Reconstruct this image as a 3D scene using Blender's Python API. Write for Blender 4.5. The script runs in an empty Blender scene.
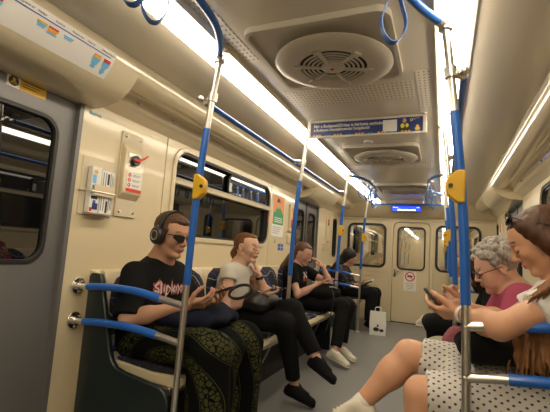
import bpy, bmesh, math, random
import numpy as np
from mathutils import Vector, Matrix
from mathutils.geometry import tessellate_polygon
PI=math.pi
S=bpy.context.scene
COL=S.collection
random.seed(4)

# ------------------------------------------------------------------ materials
def new_mat(name):
    m=bpy.data.materials.new(name); m.use_nodes=True
    return m, m.node_tree.nodes, m.node_tree.links, m.node_tree.nodes['Principled BSDF']
def mat(name,col,rough=.5,metal=0,spec=.5,noise=0,nscale=8,bump=0,bscale=60,coat=0,emis=None,estr=0,stretch=None,sss=0,ior=None):
    m,N,L,b=new_mat(name)
    b.inputs['Base Color'].default_value=(*col,1); b.inputs['Roughness'].default_value=rough
    b.inputs['Metallic'].default_value=metal; b.inputs['Specular IOR Level'].default_value=spec
    b.inputs['Coat Weight'].default_value=coat; b.inputs['Coat Roughness'].default_value=.07
    if ior: b.inputs['IOR'].default_value=ior
    if sss:
        b.inputs['Subsurface Weight'].default_value=sss; b.inputs['Subsurface Radius'].default_value=(.012,.005,.003); b.inputs['Subsurface Scale'].default_value=1
    if emis:
        b.inputs['Emission Color'].default_value=(*emis,1); b.inputs['Emission Strength'].default_value=estr
    tc=N.new('ShaderNodeTexCoord'); mp=N.new('ShaderNodeMapping'); L.new(tc.outputs['Object'],mp.inputs[0])
    if stretch: mp.inputs['Scale'].default_value=stretch
    if noise:
        n=N.new('ShaderNodeTexNoise'); n.inputs['Scale'].default_value=nscale; n.inputs['Detail'].default_value=5
        L.new(mp.outputs[0],n.inputs['Vector'])
        r=N.new('ShaderNodeMix'); r.data_type='RGBA'
        r.inputs[6].default_value=(*[c*(1-noise) for c in col],1); r.inputs[7].default_value=(*[min(1,c*(1+noise)) for c in col],1)
        L.new(n.outputs['Fac'],r.inputs[0]); L.new(r.outputs[2],b.inputs['Base Color'])
    if bump:
        n2=N.new('ShaderNodeTexNoise'); n2.inputs['Scale'].default_value=bscale; n2.inputs['Detail'].default_value=3
        L.new(mp.outputs[0],n2.inputs['Vector'])
        bp=N.new('ShaderNodeBump'); bp.inputs['Strength'].default_value=bump; bp.inputs['Distance'].default_value=.004
        L.new(n2.outputs['Fac'],bp.inputs['Height']); L.new(bp.outputs[0],b.inputs['Normal'])
    return m
M={}
M['cream']=mat('cream_laminate',(.66,.56,.37),.28,noise=.04,nscale=3,coat=.35)
M['cream_dull']=mat('cream_paint',(.60,.52,.37),.42,noise=.05,nscale=4)
M['cove']=mat('cream_gloss_plastic',(.66,.57,.39),.30,noise=.03,nscale=2,coat=1)
M['ceil']=mat('ceiling_panel',(.70,.63,.50),.3,noise=.05,nscale=3,coat=.6)
M['ventp']=mat('vent_plastic',(.60,.55,.45),.35,noise=.04,coat=.2)
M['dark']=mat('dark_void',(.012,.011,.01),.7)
M['black']=mat('black_rubber',(.015,.014,.013),.45)
M['blackp']=mat('black_plastic',(.02,.02,.02),.28)
M['door']=mat('bronze_grey_door',(.17,.165,.16),.42,metal=.25,noise=.05,nscale=5)
M['endp']=mat('dark_green_black_panel',(.012,.02,.02),.3,noise=.1,coat=.2)
M['steel']=mat('brushed_steel',(.70,.67,.62),.32,metal=1)
M['chrome']=mat('chrome',(.75,.72,.68),.1,metal=1)
M['blue']=mat('blue_coating',(.012,.12,.50),.3,coat=.3,noise=.03)
M['strap']=mat('blue_strap',(.02,.12,.42),.4,noise=.05)
M['yellow']=mat('yellow_plastic',(.72,.42,.02),.4,noise=.03)
M['white']=mat('white_print',(.72,.7,.66),.4)
M['paper']=mat('paper',(.75,.73,.68),.7)
M['red']=mat('red_print',(.6,.03,.02),.4)
M['orange']=mat('orange_print',(.75,.28,.06),.5)
M['green']=mat('green_print',(.02,.28,.10),.5)
M['lblue']=mat('light_blue_print',(.16,.46,.75),.5)
M['navy']=mat('navy_print',(.015,.035,.16),.35,noise=.2,nscale=6)
M['mapblue']=mat('line_blue',(.05,.1,.4),.4)
M['greytext']=mat('grey_print',(.25,.25,.27),.6)
M['ink']=mat('ink',(.02,.02,.02),.5)
M['skinprint']=mat('photo_skin_print',(.6,.33,.22),.5)
M['wire']=mat('wire',(.5,.46,.4),.3,metal=.8)
M['led']=mat('led_blue',(.01,.02,.3),.4,emis=(.03,.09,1),estr=1.3)
M['ledtext']=mat('led_text',(.9,.95,1),.4,emis=(.85,.92,1),estr=2.5)
M['light']=mat('light_diffuser',(.9,.9,.85),.5,emis=(1,.88,.69),estr=14)
def glass(name,base,ior,rough=.015):
    m=mat(name,base,rough,ior=ior); return m
M['glass']=glass('dark_tunnel_glass',(.004,.004,.004),1.9)
M['glass2']=glass('end_door_glass',(.012,.012,.010),4.0)
def pane_glass():
    m,N,L,b=new_mat('clear_end_glass'); N.remove(b); out=[n for n in N if n.type=='OUTPUT_MATERIAL'][0]
    t=N.new('ShaderNodeBsdfTransparent'); t.inputs[0].default_value=(.80,.80,.76,1); g=N.new('ShaderNodeBsdfGlossy'); g.inputs['Roughness'].default_value=.01
    mx=N.new('ShaderNodeMixShader'); mx.inputs[0].default_value=.30; L.new(t.outputs[0],mx.inputs[1]); L.new(g.outputs[0],mx.inputs[2]); L.new(mx.outputs[0],out.inputs[0]); return m
M['glass2']=pane_glass()
M['silver_glass']=glass('hopper_glass',(.03,.03,.028),2.6)

def floor_mat():
    m,N,L,b=new_mat('grey_speckled_vinyl')
    tc=N.new('ShaderNodeTexCoord'); n=N.new('ShaderNodeTexNoise'); n.inputs['Scale'].default_value=260; n.inputs['Detail'].default_value=2
    n2=N.new('ShaderNodeTexNoise'); n2.inputs['Scale'].default_value=2.2; n2.inputs['Detail'].default_value=6
    L.new(tc.outputs['Object'],n.inputs['Vector']); L.new(tc.outputs['Object'],n2.inputs['Vector'])
    r=N.new('ShaderNodeValToRGB'); r.color_ramp.elements[0].position=.35; r.color_ramp.elements[0].color=(.15,.15,.145,1); r.color_ramp.elements[1].position=.65; r.color_ramp.elements[1].color=(.23,.23,.222,1)
    L.new(n.outputs['Fac'],r.inputs[0])
    mx=N.new('ShaderNodeMix'); mx.data_type='RGBA'; mx.blend_type='MULTIPLY'; mx.inputs[0].default_value=.5
    L.new(r.outputs[0],mx.inputs[6]); L.new(n2.outputs['Color'],mx.inputs[7]) 
    r2=N.new('ShaderNodeValToRGB'); r2.color_ramp.elements[0].color=(.6,.6,.6,1); r2.color_ramp.elements[1].color=(1,1,1,1)
    L.new(n2.outputs['Fac'],r2.inputs[0]); L.new(r2.outputs[0],mx.inputs[7])
    L.new(mx.outputs[2],b.inputs['Base Color'])
    b.inputs['Roughness'].default_value=.38
    return m
M['floor']=floor_mat()

def perf_mat():
    m,N,L,b=new_mat('perforated_panel')
    tc=N.new('ShaderNodeTexCoord'); v=N.new('ShaderNodeVectorMath'); v.operation='SCALE'; v.inputs['Scale'].default_value=1
    mp=N.new('ShaderNodeMapping'); mp.inputs['Scale'].default_value=(42,29,0); L.new(tc.outputs['Object'],mp.inputs[0]); L.new(mp.outputs[0],v.inputs[0]); f=N.new('ShaderNodeVectorMath'); f.operation='FRACTION'; L.new(v.outputs[0],f.inputs[0])
    s=N.new('ShaderNodeVectorMath'); s.operation='SUBTRACT'; s.inputs[1].default_value=(.5,.5,0); L.new(f.outputs[0],s.inputs[0])
    mu=N.new('ShaderNodeVectorMath'); mu.operation='MULTIPLY'; mu.inputs[1].default_value=(1,1,0); L.new(s.outputs[0],mu.inputs[0])
    ln=N.new('ShaderNodeVectorMath'); ln.operation='LENGTH'; L.new(mu.outputs[0],ln.inputs[0])
    lt=N.new('ShaderNodeMath'); lt.operation='LESS_THAN'; lt.inputs[1].default_value=.2; L.new(ln.outputs['Value'],lt.inputs[0])
    mx=N.new('ShaderNodeMix'); mx.data_type='RGBA'; mx.inputs[6].default_value=(.70,.63,.50,1); mx.inputs[7].default_value=(.16,.13,.09,1)
    L.new(lt.outputs[0],mx.inputs[0]); L.new(mx.outputs[2],b.inputs['Base Color']); b.inputs['Roughness'].default_value=.3
    return m
M['perf']=perf_mat()

def seat_mat():
    # black moquette with blue and white wavy lines and dots
    m,N,L,b=new_mat('patterned_moquette')
    tc=N.new('ShaderNodeTexCoord')
    def waves(rot,scale,dist,thr,seed):
        mp=N.new('ShaderNodeMapping'); mp.inputs['Rotation'].default_value=rot; mp.inputs['Location'].default_value=(seed,seed*.7,0)
        L.new(tc.outputs['Object'],mp.inputs[0])
        w=N.new('ShaderNodeTexWave'); w.inputs['Scale'].default_value=scale; w.inputs['Distortion'].default_value=dist; w.inputs['Detail'].default_value=1.2; w.inputs['Detail Scale'].default_value=2.2
        w.bands_direction='Z'
        L.new(mp.outputs[0],w.inputs['Vector'])
        g=N.new('ShaderNodeMath'); g.operation='GREATER_THAN'; g.inputs[1].default_value=thr; L.new(w.outputs['Fac'],g.inputs[0]); return g
    a=waves((0,0,0),2.6,7,.985,.3); c=waves((0.5,0,0),2.2,9,.985,2.1)
    vo=N.new('ShaderNodeTexVoronoi'); vo.inputs['Scale'].default_value=55; L.new(tc.outputs['Object'],vo.inputs['Vector'])
    lt=N.new('ShaderNodeMath'); lt.operation='LESS_THAN'; lt.inputs[1].default_value=.2; L.new(vo.outputs['Distance'],lt.inputs[0])
    cur=None
    def layer(prev,fac,col):
        mx=N.new('ShaderNodeMix'); mx.data_type='RGBA'
        if prev is None: mx.inputs[6].default_value=(.012,.012,.02,1)
        else: L.new(prev.outputs[2],mx.inputs[6])
        mx.inputs[7].default_value=(*col,1); L.new(fac.outputs[0],mx.inputs[0]); return mx
    cur=layer(None,lt,(.12,.10,.09)); cur=layer(cur,a,(.32,.32,.34)); cur=layer(cur,c,(.04,.09,.45))
    L.new(cur.outputs[2],b.inputs['Base Color']); b.inputs['Roughness'].default_value=.85
    return m
M['seat']=seat_mat()

# ------------------------------------------------------------------ objects
def tag(o,label=None,cat=None,group=None,kind=None):
    if label: o['label']=label
    if cat: o['category']=cat
    if group: o['group']=group
    if kind: o['kind']=kind
    return o
def setmat(o,m):
    o.data.materials.append(m)
def link(name,bm,m,parent=None,smooth=True,bevel=0,angle=35):
    me=bpy.data.meshes.new(name); bmesh.ops.recalc_face_normals(bm,faces=bm.faces[:]) if not getattr(bm,'_norecalc',False) else None
    bm.to_mesh(me); bm.free()
    o=bpy.data.objects.new(name,me); COL.objects.link(o)
    for mm in (m if isinstance(m,(list,tuple)) else [m]): me.materials.append(mm)
    if parent is not None: o.parent=parent
    if smooth:
        for p in me.polygons: p.use_smooth=True
        try: me.set_sharp_from_angle(angle=math.radians(angle))
        except Exception: pass
    if bevel:
        b=o.modifiers.new('bevel','BEVEL'); b.width=bevel; b.segments=2; b.limit_method='ANGLE'; b.angle_limit=math.radians(40)
    return o
def empty(name,loc=(0,0,0),rz=0):
    o=bpy.data.objects.new(name,None); o.location=loc; o.rotation_euler=(0,0,rz); o.empty_display_size=.1; COL.objects.link(o); return o
def bx(bm,c,s,rot=None):
    r=bmesh.ops.create_cube(bm,size=1)
    mt=Matrix.Translation(c)@((rot.to_4x4()) if rot is not None else Matrix())@Matrix.Diagonal((*s,1))
    bmesh.ops.transform(bm,matrix=mt,verts=r['verts']); return r['verts']
def b2(bm,x0,x1,y0,y1,z0,z1): return bx(bm,((x0+x1)/2,(y0+y1)/2,(z0+z1)/2),(abs(x1-x0),abs(y1-y0),abs(z1-z0)))
def catmull(P,n=8,closed=False):
    P=[Vector(p) for p in P]; out=[]
    N_=len(P)
    rng=range(N_ if closed else N_-1)
    for i in rng:
        if closed: a,b,c,d=P[i-1],P[i],P[(i+1)%N_],P[(i+2)%N_]
        else: a,b,c,d=P[max(i-1,0)],P[i],P[i+1],P[min(i+2,N_-1)]
        for k in range(n):
            t=k/n; out.append(.5*((2*b)+(c-a)*t+(2*a-5*b+4*c-d)*t*t+(3*b-a-3*c+d)*t**3))
    if not closed: out.append(P[-1])
    return out
def tube(bm,pts,r,seg=14,closed=False,cap=True,flat=None):
    """tube along points; r float or list; flat=(w,t,upvec) gives a band of width w and thickness t"""
    pts=[Vector(p) for p in pts]; n=len(pts); rings=[]
    up=None
    for i,p in enumerate(pts):
        if closed: t=(pts[(i+1)%n]-pts[i-1]).normalized()
        else: t=(pts[min(i+1,n-1)]-pts[max(i-1,0)]).normalized()
        if flat: 
            w=Vector(flat[2]); a=(w-t*w.dot(t)).normalized(); b=t.cross(a)
            ring=[bm.verts.new(p+a*sx*flat[0]/2+b*sy*flat[1]/2) for sx,sy in ((-1,-1),(1,-1),(1,1),(-1,1))]
        else:
            if up is None: up=t.orthogonal().normalized()
            up=(up-t*up.dot(t)).normalized(); b=t.cross(up); rr=r[i] if isinstance(r,(list,tuple)) else r
            ring=[bm.verts.new(p+(up*math.cos(2*PI*k/seg)+b*math.sin(2*PI*k/seg))*rr) for k in range(seg)]
        rings.append(ring)
    m=len(rings[0])
    for i in range(n if closed else n-1):
        A,B=rings[i],rings[(i+1)%n]
        for k in range(m): bm.faces.new((A[k],A[(k+1)%m],B[(k+1)%m],B[k]))
    if cap and not closed:
        bm.faces.new(rings[0][::-1]); bm.faces.new(rings[-1])
def rrect(x0,x1,y0,y1,r,n=6):
    out=[]
    for cx,cy,a0 in ((x1-r,y1-r,0),(x0+r,y1-r,PI/2),(x0+r,y0+r,PI),(x1-r,y0+r,3*PI/2)):
        for k in range(n+1):
            a=a0+PI/2*k/n; out.append((cx+r*math.cos(a),cy+r*math.sin(a)))
    return out
def plate(bm,outer,holes,f0,f1):
    """2D polygon with holes, extruded between maps f0(u,v) and f1(u,v)"""
    loops=[outer]+list(holes)
    tris=tessellate_polygon([[Vector((u,v,0)) for u,v in lp] for lp in loops])
    flat=[p for lp in loops for p in lp]
    A=[bm.verts.new(f0(*p)) for p in flat]; B=[bm.verts.new(f1(*p)) for p in flat]
    for t in tris:
        try: bm.faces.new([A[i] for i in t]); bm.faces.new([B[i] for i in reversed(t)])
        except ValueError: pass
    s=0
    for lp in loops:
        n=len(lp)
        for k in range(n):
            a,b=s+k,s+(k+1)%n
            try: bm.faces.new((A[a],A[b],B[b],B[a]))
            except ValueError: pass
        s+=n
def xplate(bm,outer,holes,x0,x1): plate(bm,outer,holes,lambda u,v:(x0,u,v),lambda u,v:(x1,u,v))
def yplate(bm,outer,holes,y0,y1): plate(bm,outer,holes,lambda u,v:(u,y0,v),lambda u,v:(u,y1,v))
def zplate(bm,outer,holes,z0,z1): plate(bm,outer,holes,lambda u,v:(u,v,z0),lambda u,v:(u,v,z1))
def sweep(bm,prof,y0,y1,sx=1,thick=None):
    A=[bm.verts.new((sx*x,y0,z)) for x,z in prof]; B=[bm.verts.new((sx*x,y1,z)) for x,z in prof]
    for i in range(len(prof)-1): bm.faces.new((A[i],A[i+1],B[i+1],B[i]))
    return A,B
def disc(bm,c,r,h,axis='z',n=32):
    rr=bmesh.ops.create_cone(bm,cap_ends=True,segments=n,radius1=r,radius2=r,depth=h)
    R={'z':Matrix(),'x':Matrix.Rotation(PI/2,4,'Y'),'y':Matrix.Rotation(PI/2,4,'X')}[axis]
    bmesh.ops.transform(bm,matrix=Matrix.Translation(c)@R,verts=rr['verts'])
def ball(bm,c,r,s=(1,1,1),rot=None,u=20,v=12):
    rr=bmesh.ops.create_uvsphere(bm,u_segments=u,v_segments=v,radius=r)
    bmesh.ops.transform(bm,matrix=Matrix.Translation(c)@(rot.to_4x4() if rot else Matrix())@Matrix.Diagonal((*s,1)),verts=rr['verts'])
def text_mesh(name,body,size,matrix,m,parent,extrude=.0006,align='LEFT',xs=1,bold=0):
    cu=bpy.data.curves.new(name,'FONT'); cu.body=body; cu.size=size; cu.extrude=extrude; cu.align_x=align; cu.align_y='CENTER'; cu.resolution_u=3; cu.offset=bold
    t=bpy.data.objects.new(name+'_c',cu); COL.objects.link(t)
    dg=bpy.context.evaluated_depsgraph_get(); me=bpy.data.meshes.new_from_object(t.evaluated_get(dg))
    bpy.data.objects.remove(t); bpy.data.curves.remove(cu)
    me.name=name
    me.transform(matrix@Matrix.Diagonal((xs,1,1,1))); me.materials.clear(); me.materials.append(m)
    o=bpy.data.objects.new(name,me); COL.objects.link(o)
    if parent is not None: o.parent=parent
    return o
def frame_mat(o,u,v):   # matrix with local x=u, local y=v at origin o
    u=Vector(u).normalized(); v=Vector(v).normalized(); w=u.cross(v)
    return Matrix(((u.x,v.x,w.x,o[0]),(u.y,v.y,w.y,o[1]),(u.z,v.z,w.z,o[2]),(0,0,0,1)))

# ------------------------------------------------------------------ the car
Y0,YE=-3.6,7.0
XW=1.25
bm=bmesh.new(); b2(bm,-1.35,1.35,Y0-.05,YE+.1,-.05,0); tag(link('floor',bm,M['floor']),kind='structure')
bm=bmesh.new(); b2(bm,.02,.14,5.05,5.17,0,.0025); tag(link('floor_hatch',bm,M['greytext'],None,bevel=.001),'small flush square floor plate in the grey aisle floor before the end door','floor plate')
# ceiling: flat centre, sloping sides (solid shell)
bm=bmesh.new()
prof=[(-1.35,1.96),(-.92,1.94),(-.6,1.965),(-.44,1.985),(.44,1.985),(.6,1.965),(.92,1.94),(1.35,1.96)]
top=[(1.35,2.1),(-1.35,2.1)]
A=[bm.verts.new((x,Y0,z)) for x,z in prof+top]; B=[bm.verts.new((x,YE+.1,z)) for x,z in prof+top]
n=len(A)
for i in range(n): bm.faces.new((A[i],A[(i+1)%n],B[(i+1)%n],B[i]))
bm.faces.new(A[::-1]); bm.faces.new(B)
tag(link('ceiling',bm,M['ceil']),kind='structure')
# back wall behind the camera
bm=bmesh.new(); b2(bm,-1.35,1.35,Y0-.05,Y0,0,2.1); tag(link('wall_back',bm,M['cream_dull']),kind='structure')

WIN=(2.24,3.90,1.10,1.71)
def side_wall(sx,name,baysets):
    bm=bmesh.new()
    for (y0,y1,wins,lx) in baysets:
        hs=[rrect(w[0],w[1],w[2],w[3],w[4]) for w in wins]
        xplate(bm,[(y0,0),(y1,0),(y1,1.96),(y0,1.96)],hs,sx*XW,sx*(XW+.07))
    return tag(link(name,bm,M['cream'],None,bevel=.003),kind='structure')
def sidewin(sx,i,y0,y1,z0,z1,r,hopper=True):
    w=empty('window_%d'%i,(sx*XW,(y0+y1)/2,z0)); tag(w,kind='structure')
    def rel(bm): bmesh.ops.translate(bm,verts=bm.verts[:],vec=-w.location); return bm
    # raised cream border
    bm=bmesh.new(); xplate(bm,rrect(y0-.035,y1+.035,z0-.035,z1+.03,r+.03),[rrect(y0,y1,z0,z1,r)],sx*(XW-.012),sx*XW)
    link('window_surround',rel(bm),M['cream'],w,bevel=.005)
    bm=bmesh.new(); xplate(bm,rrect(y0,y1,z0,z1,r),[rrect(y0+.018,y1-.018,z0+.018,z1-.018,r-.015)],sx*(XW+.0),sx*(XW+.05))
    link('gasket',rel(bm),M['black'],w,bevel=.003)
    bm=bmesh.new(); xplate(bm,rrect(y0+.01,y1-.01,z0+.01,z1-.01,r-.01),[],sx*(XW+.045),sx*(XW+.055))
    link('pane',rel(bm),M['glass'],w)
    if hopper:
        zm=z0+.385
        bm=bmesh.new(); b2(bm,sx*(XW-.012),sx*(XW+.04),y0+.005,y1-.005,zm-.022,zm+.022); b2(bm,sx*(XW-.018),sx*(XW-.01),y0+.01,y1-.01,zm+.012,zm+.022)
        link('mid_rail',rel(bm),M['cream_dull'],w,bevel=.004)
        ym=y0+(y1-y0)*.47
        bm=bmesh.new(); xplate(bm,rrect(ym,y1-.03,zm+.02,z1-.02,.06),[rrect(ym+.03,y1-.05,zm+.035,z1-.035,.045)],sx*(XW+.012),sx*(XW+.03))
        s=link('sliding_sash',rel(bm),M['black'],w,bevel=.002)
        bm=bmesh.new(); xplate(bm,rrect(ym+.02,y1-.04,zm+.03,z1-.03,.045),[],sx*(XW+.018),sx*(XW+.024)); link('sash_pane',rel(bm),M['silver_glass'],s)
        bm=bmesh.new(); b2(bm,sx*(XW+.008),sx*(XW+.02),ym+.01,ym+.05,zm+.05,zm+.13); link('latch',rel(bm),M['white'],s,bevel=.003)
    return w
W4=(*WIN,.12)
for sx,nm,wi in ((-1,'wall_left',1),(1,'wall_right',4)):
    bays=[(-3.6,.1,[],0),(1.43,2.125,[],0),(2.135,3.935,[W4],0),(3.945,4.75,[],0),(5.75,6.50,[],0),(6.51,7.0,[(6.58,6.9,1.0,1.66,.08)],0)]
    if sx==1: bays[0]=(-3.6,.1,[(-2.6,-1.0,1.10,1.71,.12)],0)
    side_wall(sx,nm,bays)
    sidewin(sx,wi,*W4); sidewin(sx,wi+1,6.58,6.9,1.0,1.66,.08,False)
    if sx==1: sidewin(sx,wi+2,-2.6,-1.0,1.10,1.71,.12)
    # black outer skin so that gaps stay dark
    bm=bmesh.new(); b2(bm,sx*(XW+.09),sx*(XW+.11),Y0,YE+.05,0,2.0); tag(link('wall_left_outer' if sx<0 else 'wall_right_outer',bm,M['dark']),kind='structure')
    # lower ledge behind the benches
    for k,(a,b) in enumerate(((1.60,4.42),(5.78,6.99),(-3.5,.08))):
        bm=bmesh.new(); 
        pr=[(XW-.0,.872),(XW-.045,.862),(XW-.06,.852),(XW-.062,.83),(XW-.062,.0),(XW,0)]
        AA=[bm.verts.new((sx*x,a,z)) for x,z in pr]; BB=[bm.verts.new((sx*x,b,z)) for x,z in pr]
        for i in range(len(pr)): bm.faces.new((AA[i],AA[(i+1)%len(pr)],BB[(i+1)%len(pr)],BB[i]))
        bm.faces.new(AA[::-1]); bm.faces.new(BB)
        tag(link('trim_%d'%(1+k+(3 if sx>0 else 0)),bm,M['cream'],None,bevel=.004),kind='structure')
# sliding doors: two leaves per doorway
dn=1
for sx in (-1,1):
    for (y0,y1) in ((.13,1.43),(4.75,5.75)):
        ym=(y0+y1)/2
        for (a,b) in ((y0,ym-.006),(ym+.006,y1)):
            x=sx*(XW+.03)
            bm=bmesh.new(); m_=.09 if y0<1 else .07
            hole=rrect(a+m_,b-m_,.90,1.62,.09)
            xplate(bm,[(a,0),(b,0),(b,1.8),(a,1.8)],[hole],x,x+sx*.03)
            d=tag(link('door_%d'%dn,bm,M['door'],None,bevel=.003),kind='structure')
            bm=bmesh.new(); xplate(bm,rrect(a+m_-.0,b-m_+.0,.90,1.62,.09),[rrect(a+m_+.02,b-m_-.02,.92,1.60,.075)],x-sx*.006,x+sx*.02); link('gasket',bm,M['black'],d,bevel=.003)
            bm=bmesh.new(); xplate(bm,rrect(a+m_+.01,b-m_-.01,.91,1.61,.08),[],x+sx*.012,x+sx*.02); link('pane',bm,M['glass'],d)
            bm=bmesh.new(); e=b if a==y0 else a; q=1 if a==y0 else -1; b2(bm,x-sx*.004,x+sx*.02,e-q*.0,e-q*.022,.02,1.78); link('edge_seal',bm,M['black'],d)
            dn+=1
        # steel threshold and jambs
        for j in (y0,y1):
            bm=bmesh.new(); b2(bm,sx*(XW-.002),sx*(XW+.03),j-.012,j+.012,0,1.78); tag(link('trim_%d'%(20+dn*2+(j==y1)),bm,M['door']),kind='structure')

# coves: thick cover over the doors, slimmer one above the windows
def cprof(P,n=5): return [(p.x,p.z) for p in catmull([(x,0,z) for x,z in P],n)]
PD=cprof([(.90,1.955),(.93,1.942),(.950,1.922),(.958,1.895),(.975,1.86),(1.003,1.82),(1.045,1.78),(1.11,1.75),(1.21,1.733),(1.30,1.735)])
PB=cprof([(.90,1.955),(.93,1.942),(.950,1.922),(.958,1.897),(.975,1.872),(1.02,1.85),(1.075,1.85),(1.12,1.865),(1.15,1.85),(1.17,1.815),(1.205,1.795),(1.25,1.76),(1.26,1.75)])
ci=1
for sx in (-1,1):
    for (a,b,P) in ((Y0,-.2,PB),(-.2,1.50,PD),(1.50,4.72,PB),(4.72,5.8,PD),(5.8,YE-.1,PB)):
        bm=bmesh.new(); Av,Bv=sweep(bm,P,a,b,sx)
        # close to a solid
        for V,rev in ((Av,0),(Bv,1)):
            c1=bm.verts.new((sx*1.34,V[0].co.y,1.70 if P is PD else 1.75)); c2=bm.verts.new((sx*1.34,V[0].co.y,1.97))
            V.extend([c1,c2])
            f=bm.faces.new(V)
        k=len(Av)
        for i in (k-3,k-2,k-1):
            bm.faces.new((Av[i],Av[(i+1)%k],Bv[(i+1)%k],Bv[i]))
        tag(link('trim_%d'%(40+ci),bm,M['cove'],None,angle=50),kind='structure'); ci+=1
    # screws along the lip
for sx in (-1,1):
    for y in (1.72,2.05,2.7,3.4,4.2):
        bm=bmesh.new(); ball(bm,(sx*1.158,y,1.838),.011,u=10,v=6); tag(link('screw_cap',bm,M['chrome']),'small chrome screw cap on the lip above the %s windows'%('left' if sx<0 else 'right'),'screw cap','screw caps along the %s cove'%('left' if sx<0 else 'right'))
# end header slope between ceiling and end wall
bm=bmesh.new()
pr=[(6.60,1.99),(6.72,1.93),(6.86,1.83),(6.93,1.74),(6.99,1.72),(7.02,1.99)]
A=[bm.verts.new((-1.3,y,z)) for y,z in pr]; B=[bm.verts.new((1.3,y,z)) for y,z in pr]
for i in range(len(pr)): bm.faces.new((A[i],A[(i+1)%len(pr)],B[(i+1)%len(pr)],B[i]))
bm.faces.new(A[::-1]); bm.faces.new(B); tag(link('trim_60',bm,M['cream'],None,angle=50),kind='structure')
bm=bmesh.new(); b2(bm,-1.25,1.25,6.975,7.0,1.695,1.722); tag(link('trim_61',bm,M['cream_dull'],None,bevel=.004),kind='structure')
# end wall with two windows and a door
WL=(-1.06,-.41,.88,1.62); WR=(.39,1.04,.88,1.62)
DX0,DX1,DZ=-.29,.30,1.665
bm=bmesh.new(); yplate(bm,[(-1.3,0),(DX0,0),(DX0,DZ-.1)]+[(DX0+.1-.1*math.cos(a),DZ-.1+.1*math.sin(a)) for a in (PI/8,PI/4,3*PI/8,PI/2)]+[(DX1-.1+.1*math.cos(a),DZ-.1+.1*math.sin(a)) for a in (PI/2,3*PI/8,PI/4,PI/8,0)]+[(DX1,0),(1.3,0),(1.3,1.99),(-1.3,1.99)],
   [rrect(*WL,.1),rrect(*WR,.1)],YE,YE+.06)
tag(link('wall_end',bm,M['cream'],None,bevel=.003),kind='structure')
# the next car, seen through the end windows
NY=7.36
bm=bmesh.new(); yplate(bm,[(-1.35,0),(1.35,0),(1.35,2.1),(-1.35,2.1)],[rrect(*WL,.1),rrect(*WR,.1),rrect(-.215,.225,.87,1.585,.08)],NY,NY+.05); tag(link('wall_next_car_end',bm,M['cream_dull']),kind='structure')
for q,(a,b) in enumerate(((-1.35,-1.25),(1.25,1.35))):
    bm=bmesh.new(); xplate(bm,[(NY,0),(13,0),(13,2.0),(NY,2.0)],[rrect(y_,y_+1.3,1.1,1.7,.1) for y_ in (8.1,10.6)],a,b); tag(link('wall_next_car_'+('left','right')[q],bm,M['cream']),kind='structure')
bm=bmesh.new(); b2(bm,-1.45,1.45,NY,13,1.97,2.05); tag(link('ceiling_next_car',bm,M['ceil']),kind='structure')
bm=bmesh.new(); b2(bm,-1.35,1.35,7.1,13,-.05,0); tag(link('floor_next_car',bm,M['floor']),kind='structure')
bm=bmesh.new(); b2(bm,-1.35,1.35,13,13.05,0,2.0); tag(link('wall_next_car_far',bm,M['cream_dull']),kind='structure')
for sx in (-1,1):
    bm=bmesh.new(); b2(bm,sx*.575,sx*.475,NY+.2,12.8,1.945,1.97); tag(link('ceiling_light',bm,M['light']),'light strip in the next car seen through the glass, %s side'%('left' if sx<0 else 'right'),'ceiling light')
    for y_ in (8.0,9.4,10.8):
        t=empty('grab_pole',(sx*.55,y_,0)); tag(t,'blue grab pole in the next car seen through the end glass','grab pole','grab poles in the next car')
        bm=bmesh.new(); tube(bm,[(0,0,.001),(0,0,1),(0,0,1.968)],.018,10); link('tube',bm,M['blue'],t)
        bm=bmesh.new(); bx(bm,(-sx*.02,0,1.3),(.05,.05,.11)); link('button_box',bm,M['yellow'],t,bevel=.006)
bm=bmesh.new(); b2(bm,-1.35,-1.30,YE+.06,NY,0,2.05); b2(bm,1.30,1.35,YE+.06,NY,0,2.05); tag(link('wall_gangway',bm,M['dark']),kind='structure')
bm=bmesh.new(); b2(bm,-1.35,1.35,YE+.1,NY,2.0,2.05); tag(link('ceiling_gangway',bm,M['dark']),kind='structure')
for i,(w) in ((10,WL),(11,WR)):
    o=empty('window_%d'%i,((w[0]+w[1])/2,YE,w[2])); tag(o,kind='structure')
    def rel(bm): bmesh.ops.translate(bm,verts=bm.verts[:],vec=-o.location); return bm
    bm=bmesh.new(); yplate(bm,rrect(w[0]-.01,w[1]+.01,w[2]-.01,w[3]+.01,.11),[rrect(w[0]+.028,w[1]-.028,w[2]+.028,w[3]-.028,.08)],YE-.012,YE+.03); link('gasket',rel(bm),M['black'],o,bevel=.004)
    bm=bmesh.new(); yplate(bm,rrect(w[0]+.01,w[1]-.01,w[2]+.01,w[3]-.01,.09),[],YE+.01,YE+.02); link('pane',rel(bm),M['glass2'],o)
# moulded panels under the end windows
for i,(a,b) in ((62,(-1.08,-.40)),(63,(.42,1.06))):
    bm=bmesh.new(); yplate(bm,rrect(a,b,.12,.74,.03),[rrect(a+.012,b-.012,.132,.728,.02)],YE-.008,YE); tag(link('trim_%d'%i,bm,M['cream_dull'],None,bevel=.003),kind='structure')
bm=bmesh.new(); b2(bm,-1.2,DX0-.04,YE-.006,YE,.80,.812); b2(bm,DX1+.04,1.2,YE-.006,YE,.80,.812); tag(link('trim_64',bm,M['cream_dull']),kind='structure')
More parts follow.
